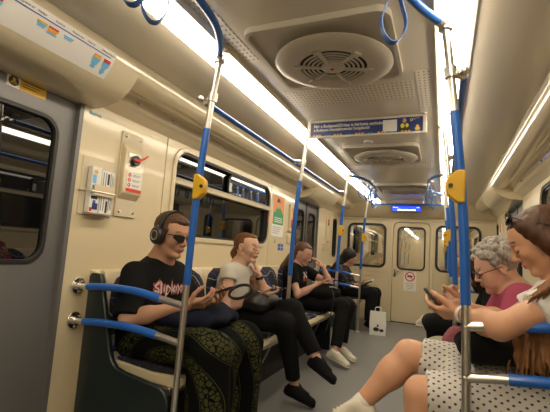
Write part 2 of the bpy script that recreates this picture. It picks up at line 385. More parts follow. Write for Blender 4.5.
# door surround ring
def arch(x0,x1,z1,r):
    return [(x0,0)]+[(x0+r-r*math.cos(a),z1-r+r*math.sin(a)) for a in (0,PI/8,PI/4,3*PI/8,PI/2)]+[(x1-r+r*math.cos(a),z1-r+r*math.sin(a)) for a in (PI/2,3*PI/8,PI/4,PI/8,0)]+[(x1,0)]
o1=arch(DX0-.05,DX1+.05,DZ+.05,.14); o2=arch(DX0,DX1,DZ,.1)
bm=bmesh.new(); yplate(bm,o1+o2[::-1],[],YE-.018,YE+.002); tag(link('trim_65',bm,M['cream'],None,bevel=.005),kind='structure')
DW=(-.215,.225,.87,1.585)
bm=bmesh.new(); yplate(bm,arch(DX0+.006,DX1-.006,DZ-.006,.095),[rrect(*DW,.08)],YE+.012,YE+.045)
d=tag(link('door_9',bm,M['cream'],None,bevel=.003),kind='structure')
bm=bmesh.new(); yplate(bm,rrect(DW[0]-.006,DW[1]+.006,DW[2]-.006,DW[3]+.006,.085),[rrect(DW[0]+.02,DW[1]-.02,DW[2]+.02,DW[3]-.02,.06)],YE+.0,YE+.03); link('gasket',bm,M['black'],d,bevel=.003)
bm=bmesh.new(); yplate(bm,rrect(DW[0]+.01,DW[1]-.01,DW[2]+.01,DW[3]-.01,.07),[],YE+.018,YE+.026); link('pane',bm,M['glass2'],d)
bm=bmesh.new(); bx(bm,(-.245,YE+.008,.80),(.03,.008,.12)); tube(bm,[(-.245,YE+.01,.83),(-.245,YE-.03,.83),(-.15,YE-.032,.825)],.008,8); disc(bm,(-.245,YE+.0,.77),.011,.01,'y',12); link('door_handle',bm,M['chrome'],d,bevel=.002)
bm=bmesh.new(); b2(bm,DX0,DX1,YE-.02,YE+.05,0,.012); tag(link('trim_66',bm,M['black']),kind='structure')
# no smoking sticker on the end door
def ring(bm,c,r0,r1,f,n=24):
    a=[(c[0]+r1*math.cos(2*PI*k/n),c[1]+r1*math.sin(2*PI*k/n)) for k in range(n)]
    b=[(c[0]+r0*math.cos(2*PI*k/n),c[1]+r0*math.sin(2*PI*k/n)) for k in range(n)]
    plate(bm,a,[b],f[0],f[1])
yf=YE+.0115
bm=bmesh.new(); b2(bm,-.10,.10,yf-.001,yf,.53,.85); st=tag(link('prohibition_sticker',bm,M['paper']),'white notice with a red crossed circle on the end door','sticker')
bm=bmesh.new(); ring(bm,(.0,.76),.062,.080,(lambda u,v:(u,yf-.002,v),lambda u,v:(u,yf-.001,v))); bx(bm,(.0,yf-.0015,.76),(.13,.001,.013),Matrix.Rotation(.75,3,'Y')); link('red_ring',bm,M['red'],st)
bm=bmesh.new(); b2(bm,-.045,.045,yf-.0016,yf-.001,.752,.772); b2(bm,-.01,.02,yf-.0016,yf-.001,.770,.785); link('pictogram',bm,M['ink'],st)
bm=bmesh.new()
for k in range(4): b2(bm,-.07+.01*k,.07-.008*k,yf-.0016,yf-.001,.645-.028*k,.652-.028*k)
link('print',bm,M['greytext'],st)
# LED sign, car number plate, yellow label, blue cross bar at the end
Yb=6.66
bm=bmesh.new(); yplate(bm,rrect(-.29,.165,1.81,1.90,.01),[],Yb+.02,Yb+.10); sg=tag(link('led_display',bm,M['blackp'],None,bevel=.004),'blue lit destination display hanging under the ceiling before the end door','display')
bm=bmesh.new(); b2(bm,-.28,.155,Yb+.017,Yb+.02,1.815,1.895); link('screen',bm,M['led'],sg)
text_mesh('screen_text','Kőbánya-Kispest felé',.033,frame_mat((-.06,Yb+.0155,1.836),(1,0,0),(0,0,1)),M['ledtext'],sg,align='CENTER',bold=.0012)
text_mesh('screen_text','M3 metró',.020,frame_mat((-.27,Yb+.0155,1.876),(1,0,0),(0,0,1)),M['ledtext'],sg)
text_mesh('screen_text','16:48',.020,frame_mat((.09,Yb+.0155,1.876),(1,0,0),(0,0,1)),M['ledtext'],sg)
bm=bmesh.new()
for q in(-.2,.08): b2(bm,q-.01,q+.01,Yb+.05,Yb+.07,1.905,1.99)
link('bracket',bm,M['wire'],sg)
bm=bmesh.new(); b2(bm,-.15,.13,6.945,6.955,1.735,1.785); np_=tag(link('number_plate',bm,M['greytext'],None,bevel=.002),'small grey car number plate on the header above the end door','plate')
text_mesh('lettering','81 - 717 K',.034,frame_mat((-.01,6.944,1.758),(1,0,0),(0,0,1)),M['cream_dull'],np_,align='CENTER',bold=.001)
bm=bmesh.new(); b2(bm,-.04,.14,6.645,6.649,1.925,1.955); yl=tag(link('yellow_label',bm,M['yellow']),'small yellow label above the blue lit display','label')
bm=bmesh.new(); tube(bm,[(-.52,6.6,1.915),(0,6.6,1.915),(.52,6.6,1.915)],.014); cb=tag(link('cross_rail',bm,M['blue']),'blue horizontal grab rail running across the car before the end door','grab rail')
bm=bmesh.new()
for q in(-.5,0.2,.5): tube(bm,[(q,6.6,1.915),(q,6.6,1.985)],.008,8)
link('bracket',bm,M['steel'],cb)

# ------------------------------------------------------------------ ceiling lights
for sx,nm in ((-1,'left'),(1,'right')):
    t=empty('ceiling_light',(sx*.525,1.7,1.95)); tag(t,'long bright light strip running along the %s side of the ceiling'%nm,'ceiling light')
    bm=bmesh.new(); 
    for a,b in ((Y0,6.62),): b2(bm,-.052,.052,a-1.7+.02,b-1.7,-.020,.02)
    link('diffuser',bm,M['light'],t,bevel=.006)
    bm=bmesh.new(); b2(bm,-.072,-.0585,Y0-1.7+.02,4.92,.004,.04); b2(bm,.0585,.072,Y0-1.7+.02,4.92,.004,.04); link('side_profile',bm,M['ceil'],t)
# ------------------------------------------------------------------ vents
def vent(cy,label):
    t=empty('ceiling_vent',(0,cy,1.985)); tag(t,label,'ceiling vent','round ceiling vents')
    out=rrect(-.33,.30,-.34,.27,.06); inn=rrect(-.312,.282,-.322,.252,.05)
    bm=bmesh.new(); zplate(bm,out,[inn],-.028,0.0); link('frame',bm,M['ventp'],t,bevel=.008)
    bm=bmesh.new(); zplate(bm,inn,[],-.006,0.0); link('back_plate',bm,M['ventp'],t)
    # big dished disc (lathe) 
    bm=bmesh.new(); n=64
    P=[(.158,-.045),(.160,-.060),(.175,-.066),(.235,-.062),(.266,-.054),(.277,-.046),(.275,-.040),(.24,-.04),(.20,-.004)]
    rings=[[bm.verts.new((r*math.cos(2*PI*k/n),r*math.sin(2*PI*k/n),z)) for k in range(n)] for r,z in P]
    for A_,B_ in zip(rings,rings[1:]):
        for k in range(n): bm.faces.new((A_[k],A_[(k+1)%n],B_[(k+1)%n],B_[k]))
    link('disc',bm,M['ventp'],t,angle=60)
    bm=bmesh.new(); disc(bm,(0,0,-.042),.160,.012,'z',48); link('dark_core',bm,M['dark'],t)
    bm=bmesh.new()
    for r in (.078,.099,.120,.141):
        ring(bm,(0,0),r-.0048,r+.0048,(lambda u,v:(u,v,-.063),lambda u,v:(u,v,-.059)),48)
    for k in range(6):
        a=2*PI*k/6+.35; rot=Matrix.Rotation(a,3,'Z'); bx(bm,rot@Vector((.11,0,-.064)),(.11,.016,.010),rot)
        q=rot@Vector((.170,0,-.068)); bx(bm,q,(.034,.034,.010),rot)
    ball(bm,(0,0,-.058),.060,(1,1,.24)); link('grille',bm,M['ventp'],t)
    bm=bmesh.new(); ball(bm,(.0,-.01,-.073),.008,(1.2,1,.5)); link('sensor',bm,M['red'],t)
    return t
vent(1.745,'large round white ceiling vent nearest the camera'); vent(3.62,'round ceiling vent just beyond the hanging blue banner'); vent(5.45,'farthest round ceiling vent, towards the end wall')
for k,(x0,x1,y0,y1) in enumerate(((-.40,.33,2.10,2.34),(-.44,-.37,1.15,1.7),(.35,.43,2.0,2.5),(-.40,.40,4.05,4.22),(-.43,-.35,3.0,3.3))):
    bm=bmesh.new(); b2(bm,x0,x1,y0,y1,1.9825,1.986); tag(link('trim_%d'%(70+k),bm,M['perf']),kind='structure')
# smoke detector / small white puck near vent
bm=bmesh.new(); disc(bm,(-.08,3.18,1.972),.035,.025,'z',24); tag(link('smoke_detector',bm,M['white'],None,bevel=.004),'small white round detector on the ceiling behind the banner','detector')
# ------------------------------------------------------------------ banner
by=2.62
bt=empty('advert_banner',(0,by,1.985)); tag(bt,'navy advert board in a grey frame hanging across the ceiling','advert board')
tilt=Matrix.Rotation(math.radians(8),4,'X')
BMX=Matrix.Translation((-.01,0,-.07))@tilt
def bput(bm): bmesh.ops.transform(bm,matrix=BMX,verts=bm.verts[:]); return bm
bm=bmesh.new(); yplate(bm,[(-.40,-.062),(.40,-.062),(.40,.06),(-.40,.06)],[[(-.375,-.048),(.375,-.048),(.375,.046),(-.375,.046)]],-.012,.012); link('frame',bput(bm),M['ventp'],bt,bevel=.004)
bm=bmesh.new(); b2(bm,-.378,.378,-.004,.006,-.05,.048); link('poster',bput(bm),M['navy'],bt)
def bmf(x,z): return BMX@frame_mat((x,-.0055,z),(1,0,0),(0,0,1))
text_mesh('lettering','Már a BudapestGO-ban is kérhetsz segítséget',.029,bmf(-.355,.020),M['white'],bt,bold=.0005,xs=.93)
text_mesh('lettering','a Budapest Utastájékoztatási Szolgálattól',.0265,bmf(-.355,-.006),M['white'],bt,bold=.0004,xs=.9)
for k in range(34):
    x=-.36+k*.0215
    if k%7 in (0,1,2):
        bm=bmesh.new(); b2(bm,x,x+.013,-.0062,-.0042,-.047,-.038); link('yellow_square',bput(bm),M['yellow'],bt)
TEAL=mat('teal_print',(.03,.3,.4),.4)
for k in range(34):
    x=-.36+k*.0215
    if k%7 in (4,5):
        bm=bmesh.new(); b2(bm,x,x+.012,-.0062,-.0042,-.047,-.041); link('teal_square',bput(bm),TEAL,bt)
bm=bmesh.new(); b2(bm,.125,.215,-.0062,-.0042,-.04,.036); link('white_field',bput(bm),M['white'],bt)
bm=bmesh.new(); ball(bm,(.262,-.005,.026),.012,(1,.15,1.2)); link('printed_face',bput(bm),M['skinprint'],bt)
bm=bmesh.new(); ball(bm,(.262,-.0045,-.02),.03,(1.2,.05,.9)); link('printed_jacket',bput(bm),M['ink'],bt)
bm=bmesh.new(); ball(bm,(.25,-.0058,-.008),.014,(.9,.06,1.1)); ball(bm,(.278,-.0058,-.006),.012,(.8,.06,1.1)); link('printed_vest',bput(bm),mat('hi_vis',(.6,.62,.03),.4),bt)
bm=bmesh.new(); ring(bm,(.305,.028),.006,.0095,(lambda u,v:(u,-.006,v),lambda u,v:(u,-.004,v)),16); link('logo',bput(bm),M['white'],bt)
text_mesh('logo',' BUDAPEST\n GO',.009,bmf(.312,.033),M['white'],bt)
bm=bmesh.new(); ball(bm,(.342,-.0045,-.03),.016,(1,.08,.7)); ball(bm,(.342,-.005,-.015),.009,(1,.1,1)); link('printed_figure',bput(bm),M['yellow'],bt)
bm=bmesh.new()
for q in(-.38,.37): tube(bm,[(q,0,-.02),(q,0,0)],.006,8); disc(bm,(q,0,-.004),.018,.008,'z',16)
link('bracket',bm,M['steel'],bt)
# ------------------------------------------------------------------ grab poles
SIDE={-1:'left',1:'right'}
def polepath(sx,Y):
    return catmull([(sx*(x+(d_ if sx>0 else 0)),Y,z) for x,z,d_ in ((.572,0,.012),(.568,.45,.012),(.563,.85,.012),(.553,1.25,.006),(.527,1.60,0),(.497,1.88,0),(.480,1.985,0))],6)
def sub(path,z0,z1):
    out=[]
    def at(z):
        for a,b in zip(path,path[1:]):
            if a.z<=z<=b.z: return a.lerp(b,(z-a.z)/(b.z-a.z))
    out=[at(z0)]+[p for p in path if z0<p.z<z1]+[at(z1)]
    return out
polelab={(-1,1.52):'blue and steel grab pole in front of the person with headphones',
(-1,2.84):'left grab pole beside the person in the white top, no yellow box',
(-1,4.3):'grab pole just beyond the person rubbing the brow, yellow button box on it',
(-1,5.65):'grab pole in front of the far reader in black',
(1,1.52):'nearest right grab pole, in front of the person in the dotted skirt',
(1,2.84):'second grab pole on the right, thick blue line just left of the nearest one',
(1,4.3):'third grab pole on the right, with a yellow button box',
(1,5.65):'farthest grab pole on the right, close to the end window',
(-1,.15):'grab pole behind the camera on the left side',(1,.15):'grab pole behind the camera on the right side'}
for (sx,Y),lab in polelab.items():
    p=polepath(sx,Y); t=empty('grab_pole',(sx*.572,Y,0)); tag(t,lab,'grab pole','grab poles along the benches')
    off=Vector((-sx*.572,-Y,0))
    def rl(bm): bmesh.ops.translate(bm,verts=bm.verts[:],vec=off); return bm
    zb=.40 if Y==2.84 else 0.0001; zc=.86 if sx<0 else .90
    bm=bmesh.new(); tube(bm,sub(p,zb,zc),.015); link('lower_tube',rl(bm),M['steel'],t)
    bm=bmesh.new(); tube(bm,sub(p,zc,1.585),.0168); link('blue_sleeve',rl(bm),M['blue'],t)
    bm=bmesh.new(); tube(bm,sub(p,1.585,1.984),.0148); link('upper_tube',rl(bm),M['steel'],t)
    bm=bmesh.new(); disc(bm,(p[-1].x,Y,1.978),.04,.014,'z',24); disc(bm,(p[-1].x,Y,1.963),.024,.03,'z',20); link('ceiling_flange',rl(bm),M['steel'],t,bevel=.003)
    if Y==2.84:
        q=sub(p,.40,.5)[0]; bm=bmesh.new(); tube(bm,[(q.x,Y,.395),(q.x,Y,.435)],.022,16); b2(bm,q.x,sx*.605,Y-.014,Y+.014,.398,.418); link('bench_bracket',rl(bm),M['steel'],t,bevel=.002)
    else:
        bm=bmesh.new(); disc(bm,(p[0].x,Y,.006),.04,.012,'z',24); link('floor_flange',rl(bm),M['steel'],t,bevel=.003)
    if Y!=2.84:
        a=sub(p,1.25,1.36); c=sum(a,Vector())/len(a)
        # yellow wedge box with a bevelled nose, pointing to the aisle and camera
        bm=bmesh.new(); dx=-sx
        side=1 if sx<0 else -1
        pr=[(-.012,-.058),(.015,-.058),(.047,-.030),(.052,.0),(.047,.030),(.015,.058),(-.012,.058)]
        q=1 if sx<0 else -1
        A=[bm.verts.new((c.x+( -sx)*u,c.y-.026,c.z+v)) for u,v in pr]; B=[bm.verts.new((c.x+(-sx)*u+(-.012 if sx<0 else 0),c.y+.026,c.z+v)) for u,v in pr]
        for i in range(len(pr)): bm.faces.new((A[i],A[(i+1)%len(pr)],B[(i+1)%len(pr)],B[i]))
        bm.faces.new(A[::-1]); bm.faces.new(B); bx_=link('button_box',rl(bm),M['yellow'],t,bevel=.006)
        bm=bmesh.new(); disc(bm,(c.x-sx*.035,c.y-.028,c.z+.0),.008,.006,'y',16); link('button',rl(bm),M['blackp'],bx_)
    # low guard rails, wall to pole, at the bench ends
    if Y in (1.52,5.65,.15):
        for zw,zp in (((.79,.765),(.615,.60)) if sx<0 else ((.84,.828),(.672,.662))):
            xs=[(XW-.005,zw,Y+.012),(XW-.06,zw,Y+.012),(1.05,zw+.012,Y+.008),(.85,(zw+zp)/2+.026,Y-.01),(.70,zp+.018,Y-.003),(.57,zp,Y)]
            pa=catmull([(sx*a,c_,b) for a,b,c_ in xs],6)
            L_=len(pa); 
            r=empty('guard_rail',(sx*XW,Y+.012,zw)); who={-1:{1.52:'beside the person with headphones',5.65:'beside the headscarfed reader',.15:'behind the camera on the left'},1:{1.52:'beside the person in the dotted skirt',5.65:'at the far right bench end',.15:'behind the camera on the right'}}[sx][Y]
            tag(r,('upper ' if zw>.7 else 'lower ')+'curved blue rail from wall to pole '+who,'guard rail','guard rails at the bench ends')
            o2_=-r.location
            def r2(bm): bmesh.ops.translate(bm,verts=bm.verts[:],vec=o2_); return bm
            i0,i1=int(L_*.24),int(L_*.80)
            bm=bmesh.new(); tube(bm,pa[:i0+1],.0155); link('wall_end',r2(bm),M['steel'],r)
            bm=bmesh.new(); tube(bm,pa[i0:i1+1],.0185); link('blue_sleeve',r2(bm),M['blue'],r)
            bm=bmesh.new(); tube(bm,pa[i1:],.0155); link('pole_end',r2(bm),M['steel'],r)
            bm=bmesh.new(); disc(bm,(sx*(XW-.006),Y+.012,zw),.042,.012,'x',28); disc(bm,(sx*(XW-.02),Y+.012,zw),.024,.02,'x',24)
            for q_ in range(3): 
                a=q_*2.1+.5; disc(bm,(sx*(XW-.014),Y+.012+.033*math.cos(a),zw+.033*math.sin(a)),.005,.008,'x',8)
            link('flange',r2(bm),M['chrome'],r,bevel=.002)
# ------------------------------------------------------------------ long side rails under the ceiling
for sx in (-1,1):
    x=sx*(.582 if sx<0 else .56); z=1.735
    r=empty('overhead_rail',(x,2.9,z)); tag(r,'long straight blue overhead rail between the poles above the %s bench'%SIDE[sx],'grab rail')
    for a,b in ((1.57,2.80),(2.88,4.26)):
        bm=bmesh.new(); tube(bm,[(0,a-2.9,0),(0,(a+b)/2-2.9,0),(0,b-2.9,0)],.0145); link('blue_tube',bm,M['blue'],r)
    for Y in (1.52,2.84,4.3):
        bm=bmesh.new(); pp=sub(polepath(sx,Y),z-.02,z+.02); tube(bm,[tuple(q-r.location) for q in pp],.023,16)
        px=(pp[0].x+pp[-1].x)/2; tube(bm,[(px-x,Y-2.9,0),(0,Y-2.9-.04 if Y>2 else .04+Y-2.9,0)],.016,10); ball(bm,(0,Y-2.9-.0,0),.0165)
        bmesh.ops.translate(bm,verts=bm.verts[:],vec=(0,0,0)); link('clamp',bm,M['steel'],r)
# ------------------------------------------------------------------ bowed strap rails over the doorways, with hanging loops
def straploop(name,loc,ang,lab,grp,h=.225,w=.078):
    t=empty(name,loc,ang); tag(t,lab,'hanging strap',grp)
    pts=[(0,0,.016),(.010,0,.008),(.012,0,-.02),(.012,0,-.05),(w*.33,0,-.105),(w*.5,0,-.155),(w*.42,0,-.195),(w*.18,0,-.222),(0,0,-.227)]
    pts=[(x,y,z*h/.225) for x,y,z in pts]
    full=pts+[(-x,y,z) for x,y,z in pts[::-1][1:-1]]
    bm=bmesh.new(); tube(bm,catmull(full,4,True),0,closed=True,flat=(.024,.0035,(0,1,0))); link('loop',bm,M['strap'],t)
    bm=bmesh.new(); bx(bm,(0,0,-.035),(.032,.03,.022)); link('clip',bm,M['white'],t,bevel=.004)
    return t
for (ya,yb,place,ss) in ((4.3,5.65,'far doorway',(.16,.3,.44,.58,.74,.86)),(.15,1.52,'near doorway',(.15,.30,.45,.575,.79))):
    for sx in (-1,1):
        L_=yb-ya
        P=[(sx*.493,ya,1.925),(sx*.41,ya+.10*L_,1.93),(sx*.345,ya+.24*L_,1.93),(sx*.325,ya+.5*L_,1.93),(sx*.345,ya+.76*L_,1.93),(sx*.41,ya+.90*L_,1.93),(sx*.493,yb,1.925)]
        pa=catmull(P,8); r=empty('strap_rail',(sx*.493,ya,1.925)); tag(r,'bowed blue strap rail over the %s on the %s side'%(place,SIDE[sx]),'strap rail')
        o=-r.location
        def rl(bm): bmesh.ops.translate(bm,verts=bm.verts[:],vec=o); return bm
        bm=bmesh.new(); tube(bm,pa[2:-2],.0155); link('blue_tube',rl(bm),M['blue'],r)
        for e in (0,-1):
            bm=bmesh.new(); seg_=pa[:4] if e==0 else pa[-4:]; tube(bm,seg_,.019); q=pa[e]; tube(bm,[(q.x,q.y,q.z-.02),(q.x-sx*.0,q.y,q.z+.02)],.025,16); link('clamp',rl(bm),M['steel'],r)
        bm=bmesh.new(); q=pa[len(pa)//2]; tube(bm,[q,(q.x,q.y,1.985)],.009,8); disc(bm,(q.x,q.y,1.98),.022,.01,'z',16); link('hanger',rl(bm),M['steel'],r)
        sl=ss
        if place=='near doorway': sl=(.10,.28,.45,.54) if sx<0 else (.15,.3,.45,.755)
        for k,f in enumerate(sl):
            yy_=ya+f*L_; i=min(range(1,len(pa)-1),key=lambda j:abs(pa[j].y-yy_)); q=pa[i]; t=(pa[i+1]-pa[i-1]); a=(0 if k%2==0 else .3)-PI/2*(1 if place!='near doorway' else .9)+(.15 if sx>0 else .5)
            straploop('hanging_strap',(q.x,q.y,q.z),a+PI/2*(1 if place!='near doorway' else .9),'%s blue strap loop on the %s rail over the %s'%(['first','second','third','fourth','fifth','sixth'][k]+' from the camera' if place!='near doorway' else ['rearmost','second rearmost','second nearest the pole','nearest the pole'][k],SIDE[sx],place),'strap loops')
# ------------------------------------------------------------------ benches
def seat_proto():
    """faces +x, back towards -x; local origin at floor under the seat centre line, x measured from the wall ledge"""
    
    # cream shell
    bm=bmesh.new()
    pr=[(.012,.872),(.03,.877),(.05,.868),(.075,.79),(.10,.60),(.125,.475),(.17,.44),(.40,.42),(.545,.425),(.58,.418),(.592,.395),(.58,.375),(.545,.37),(.15,.385),(.08,.43),(.05,.55),(.02,.80)]
    A=[bm.verts.new((x,-.229,z)) for x,z in pr]; B=[bm.verts.new((x,.229,z)) for x,z in pr]
    n=len(pr)
    for i in range(n): bm.faces.new((A[i],A[(i+1)%n],B[(i+1)%n],B[i]))
    bm.faces.new(A[::-1]); bm.faces.new(B)
    t=link('seat',bm,M['cream'],None,bevel=.004,angle=50)
    # upholstered back: rounded outline, thin pad leaning back
    def pad(outline,f,th):
        bm=bmesh.new(); plate(bm,outline,[],lambda u,v:f(u,v,0),lambda u,v:f(u,v,th)); return bm
    out=[(-.20,.49),(-.212,.60),(-.208,.72),(-.19,.82),(-.15,.872),(-.08,.893),(0,.897),(.08,.893),(.15,.872),(.19,.82),(.208,.72),(.212,.60),(.20,.49)]
    def fb(u,v,t_): 
        x=.10+ (v-.6)*-.155 if v>.6 else .10+(.6-v)*.2
        return (x+.012+t_,u,v)
    bm=bmesh.new(); 
    nu,nv=10,10
    # smooth curved pad by lofting rows
    rows=[]
    for j in range(nv+1):
        v=.47+(.872-.47)*j/nv; hw=.213 if v<.70 else .213*math.sqrt(max(0,1-((v-.70)/.180)**2.6))
        hw=max(hw,.02); row=[]
        for i in range(nu+1):
            u=-hw+2*hw*i/nu; e=1-abs(2*i/nu-1)**4
            x,_,_=fb(u,v,0); row.append(bm.verts.new((x+.026*e*(1 if 0<j<nv else .3)-.004*(math.cos(u*12)),u,v)))
        rows.append(row)
    for a,b in zip(rows,rows[1:]):
        for i in range(nu): bm.faces.new((a[i],a[i+1],b[i+1],b[i]))
    bd=[rows[0][i] for i in range(nu+1)]+[rows[j][nu] for j in range(1,nv+1)]+[rows[nv][i] for i in range(nu-1,-1,-1)]+[rows[j][0] for j in range(nv-1,0,-1)]
    bk=[bm.verts.new((v.co.x-.03,v.co.y,v.co.z)) for v in bd]; n=len(bd)
    for i in range(n): bm.faces.new((bd[i],bk[i],bk[(i+1)%n],bd[(i+1)%n]))
    bm.faces.new(bk)
    link('backrest',bm,M['seat'],t,angle=60)
    bm=bmesh.new(); zplate(bm,rrect(.15,.555,-.212,.212,.05),[],.405,.448); link('cushion',bm,M['seat'],t,bevel=.012)
    return t
proto=seat_proto(); used=False
def copy_tree(o,parent=None):
    c=o.copy(); COL.objects.link(c); c.parent=parent
    for ch in list(o.children): copy_tree(ch,c)
    return c
ordn=['first','second','third','fourth','fifth','sixth']
for sx in (-1,1):
    for (nm,ys) in (('long',[1.83+.46*k for k in range(6)]),('far end',[6.02,6.48])):
        for k,y in enumerate(ys):
            o=proto if not used else copy_tree(proto); used=True
            if k==0:
                f=empty('bench',(sx*.9,(ys[0]+ys[-1])/2,0)); tag(f,'%s bench along the %s side, dark patterned seats in cream shells'%('long near' if nm=='long' else 'short far',SIDE[sx]),'bench')
            o.parent=f; o.location=(sx*(XW-.062-.9),y-f.location.y,0); o.rotation_euler=(0,0,0 if sx<0 else PI)
        a,b=ys[0]-.23,ys[-1]+.23
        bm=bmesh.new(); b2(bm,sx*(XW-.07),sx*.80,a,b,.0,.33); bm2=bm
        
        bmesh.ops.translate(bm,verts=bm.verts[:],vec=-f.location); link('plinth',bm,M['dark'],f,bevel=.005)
        bm=bmesh.new(); b2(bm,sx*1.15,sx*.66,a,b,.33,.368); bmesh.ops.translate(bm,verts=bm.verts[:],vec=-f.location); link('beam',bm,M['wire'],f,bevel=.004)
        for yy in ([a+.02,(a+b)/2,b-.02]):
            bm=bmesh.new(); tube(bm,[(sx*.66,yy,.365),(sx*.74,yy,.30),(sx*.81,yy,.15)],.012,8); bmesh.ops.translate(bm,verts=bm.verts[:],vec=-f.location); link('strut',bm,M['wire'],f)
    # dark end panels
    for (Y,wl) in ((1.56,'near the camera'),(4.385,'by the far doorway'),(5.765,'at the far end bench'),(.06,'behind the camera')):
        out=[(1.19,0.0),(1.19,.85),(1.175,.862),(1.12,.862),(1.105,.845),(1.0,.50),(.985,.46),(.95,.425),(.90,.412),(.69,.385),(.655,.37),(.632,.34),(.625,.30),(.625,.0)]
        sm=[]
        bm=bmesh.new(); yplate(bm,[(sx*a_,b_) for a_,b_ in out],[],Y-.014,Y+.014)
        t=tag(link('bench_end_panel',bm,M['endp'],None,bevel=.007,angle=50),'dark panel closing the %s bench %s'%(SIDE[sx],wl),'end panel','bench end panels')
# ------------------------------------------------------------------ wall equipment, left
X=-XW
def wthing(name,lab,cat,loc): 
    t=empty(name,loc); tag(t,lab,cat); return t
def into(t,bm): bmesh.ops.translate(bm,verts=bm.verts[:],vec=-Vector(t.location)); return bm
# emergency brake box
t=wthing('emergency_box','cream emergency handle box with black knob and red lever on the left wall','emergency box',(X,1.79,1.42))
bm=bmesh.new(); b2(bm,X-.005,X+.012,1.715,1.885,1.175,1.68); link('back_plate',into(t,bm),M['cream_dull'],t,bevel=.004)
bm=bmesh.new()
pr=[(X+.01,1.615),(X+.045,1.565),(X+.045,1.315),(X+.01,1.275)]
A=[bm.verts.new((x,1.722,z)) for x,z in pr]; B=[bm.verts.new((x,1.878,z)) for x,z in pr]
for i in range(4): bm.faces.new((A[i],A[(i+1)%4],B[(i+1)%4],B[i]))
bm.faces.new(A[::-1]); bm.faces.new(B); link('housing',into(t,bm),M['cream'],t,bevel=.006)
for yy,zz in ((1.742,1.655),(1.858,1.655),(1.745,1.205),(1.855,1.205)):
    bm=bmesh.new(); ball(bm,(X+.014,yy,zz),.010,(.6,1,1),u=12,v=8); link('screw',into(t,bm),M['chrome'],t)
bm=bmesh.new(); b2(bm,X+.045,X+.049,1.745,1.845,1.475,1.555); link('knob_plate',into(t,bm),M['steel'],t,bevel=.002)
bm=bmesh.new(); disc(bm,(X+.055,1.793,1.513),.032,.022,'x',28); k=link('knob',into(t,bm),M['blackp'],t,bevel=.003)
bm=bmesh.new(); bx(bm,(X+.07,1.79,1.513),(.012,.05,.016)); tube(bm,[(X+.068,1.80,1.515),(X+.075,1.84,1.535),(X+.07,1.875,1.56)],.006,8); link('lever',into(t,bm),M['red'],k,bevel=.002)
bm=bmesh.new(); b2(bm,X+.045,X+.0475,1.745,1.87,1.325,1.445); lb=link('label',into(t,bm),M['paper'],t)
bm=bmesh.new(); b2(bm,X+.047,X+.0482,1.745,1.87,1.325,1.345); link('red_band',into(t,bm),M['red'],lb)
for q in range(3):
    bm=bmesh.new(); zc=1.432-.03*q; ring(bm,(1.765,zc-.008),.005,.012,(lambda u,v:(X+.0477,u,v),lambda u,v:(X+.0485,u,v)),12); link('red_symbol',into(t,bm),M['red'],lb)
    bm=bmesh.new(); b2(bm,X+.0477,X+.0483,1.79,1.855,zc-.006,zc-.003); b2(bm,X+.0477,X+.0483,1.79,1.84,zc-.013,zc-.010); link('print_line',into(t,bm),M['greytext'],lb)
# leaflet rack and its newspapers
t=wthing('leaflet_rack','clear wall rack on a cream plate holding folded newspapers','leaflet rack',(X,1.6,1.17))
bm=bmesh.new(); b2(bm,X-.005,X+.006,1.47,1.70,1.16,1.47); link('back_plate',into(t,bm),M['cream_dull'],t,bevel=.003)
bm=bmesh.new(); tube(bm,[(X+.005,1.46,1.285),(X+.06,1.50,1.285),(X+.062,1.66,1.285),(X+.005,1.70,1.285)],.004,8); link('wire_bar',into(t,bm),M['wire'],t)
bm=bmesh.new(); b2(bm,X+.055,X+.06,1.515,1.655,1.265,1.325); link('front_plate',into(t,bm),M['cream'],t,bevel=.002)
bm=bmesh.new(); b2(bm,X+.0,X+.06,1.50,1.665,1.165,1.172); link('tray',into(t,bm),M['wire'],t)
def newspaper(y0,y1,lab,blocks,h=1.42):
    bm=bmesh.new(); b2(bm,X+.012,X+.045,y0,y1,1.173,h); n_=tag(link('newspaper',bm,M['paper'],None,bevel=.003),lab,'newspaper','newspapers in the wall rack')
    for (m,a,b,c,d_) in blocks:
        bm=bmesh.new(); b2(bm,X+.0452,X+.0458,y0+a,y0+b,c,d_); link('print',bm,m,n_)
newspaper(1.503,1.565,'folded newspaper with blue and red print, left one in the rack',[(M['lblue'],.006,.03,1.33,1.375),(M['yellow'],.012,.035,1.38,1.40),(M['ink'],.008,.05,1.245,1.262),(M['navy'],.02,.055,1.19,1.225),(M['red'],.004,.02,1.18,1.20),(M['greytext'],.01,.052,1.30,1.32),(M['mapblue'],.022,.04,1.225,1.24)])
newspaper(1.572,1.66,'folded newspaper with grey columns of print, right one in the rack',[(M['greytext'],.006,.012,1.19,1.40),(M['greytext'],.022,.028,1.19,1.40),(M['ink'],.036,.05,1.335,1.395),(M['greytext'],.056,.062,1.19,1.40),(M['ink'],.038,.052,1.18,1.245),(M['greytext'],.068,.073,1.20,1.39),(M['greytext'],.078,.082,1.2,1.38)],1.41)
# builder mark on the panel, yellow door sticker
o=text_mesh('logo_print','ikarus',.034,frame_mat((X+.0015,1.475,1.708),(0,1,0),(0,0,1)),M['lblue'],None); tag(o,'small pale blue ikarus lettering at the top of the cream wall panel','lettering')
o.location=(0,0,0)
bm=bmesh.new(); b2(bm,X-.032,X-.029,1.055,1.245,1.685,1.742); ys=tag(link('yellow_sticker',bm,M['yellow']),'yellow warning sticker with a black hand symbol above the left door window','sticker')
bm=bmesh.new(); b2(bm,X-.0292,X-.0285,1.055,1.115,1.685,1.742); link('white_field',bm,M['paper'],ys)
bm=bmesh.new(); disc(bm,(X-.0283,1.086,1.714),.023,.001,'x',24); w_=link('black_disc',bm,M['ink'],ys)
bm=bmesh.new(); b2(bm,X-.0278,X-.0272,1.08,1.094,1.70,1.728); b2(bm,X-.0278,X-.0272,1.073,1.10,1.70,1.71); link('pictogram',bm,M['yellow'],ys)
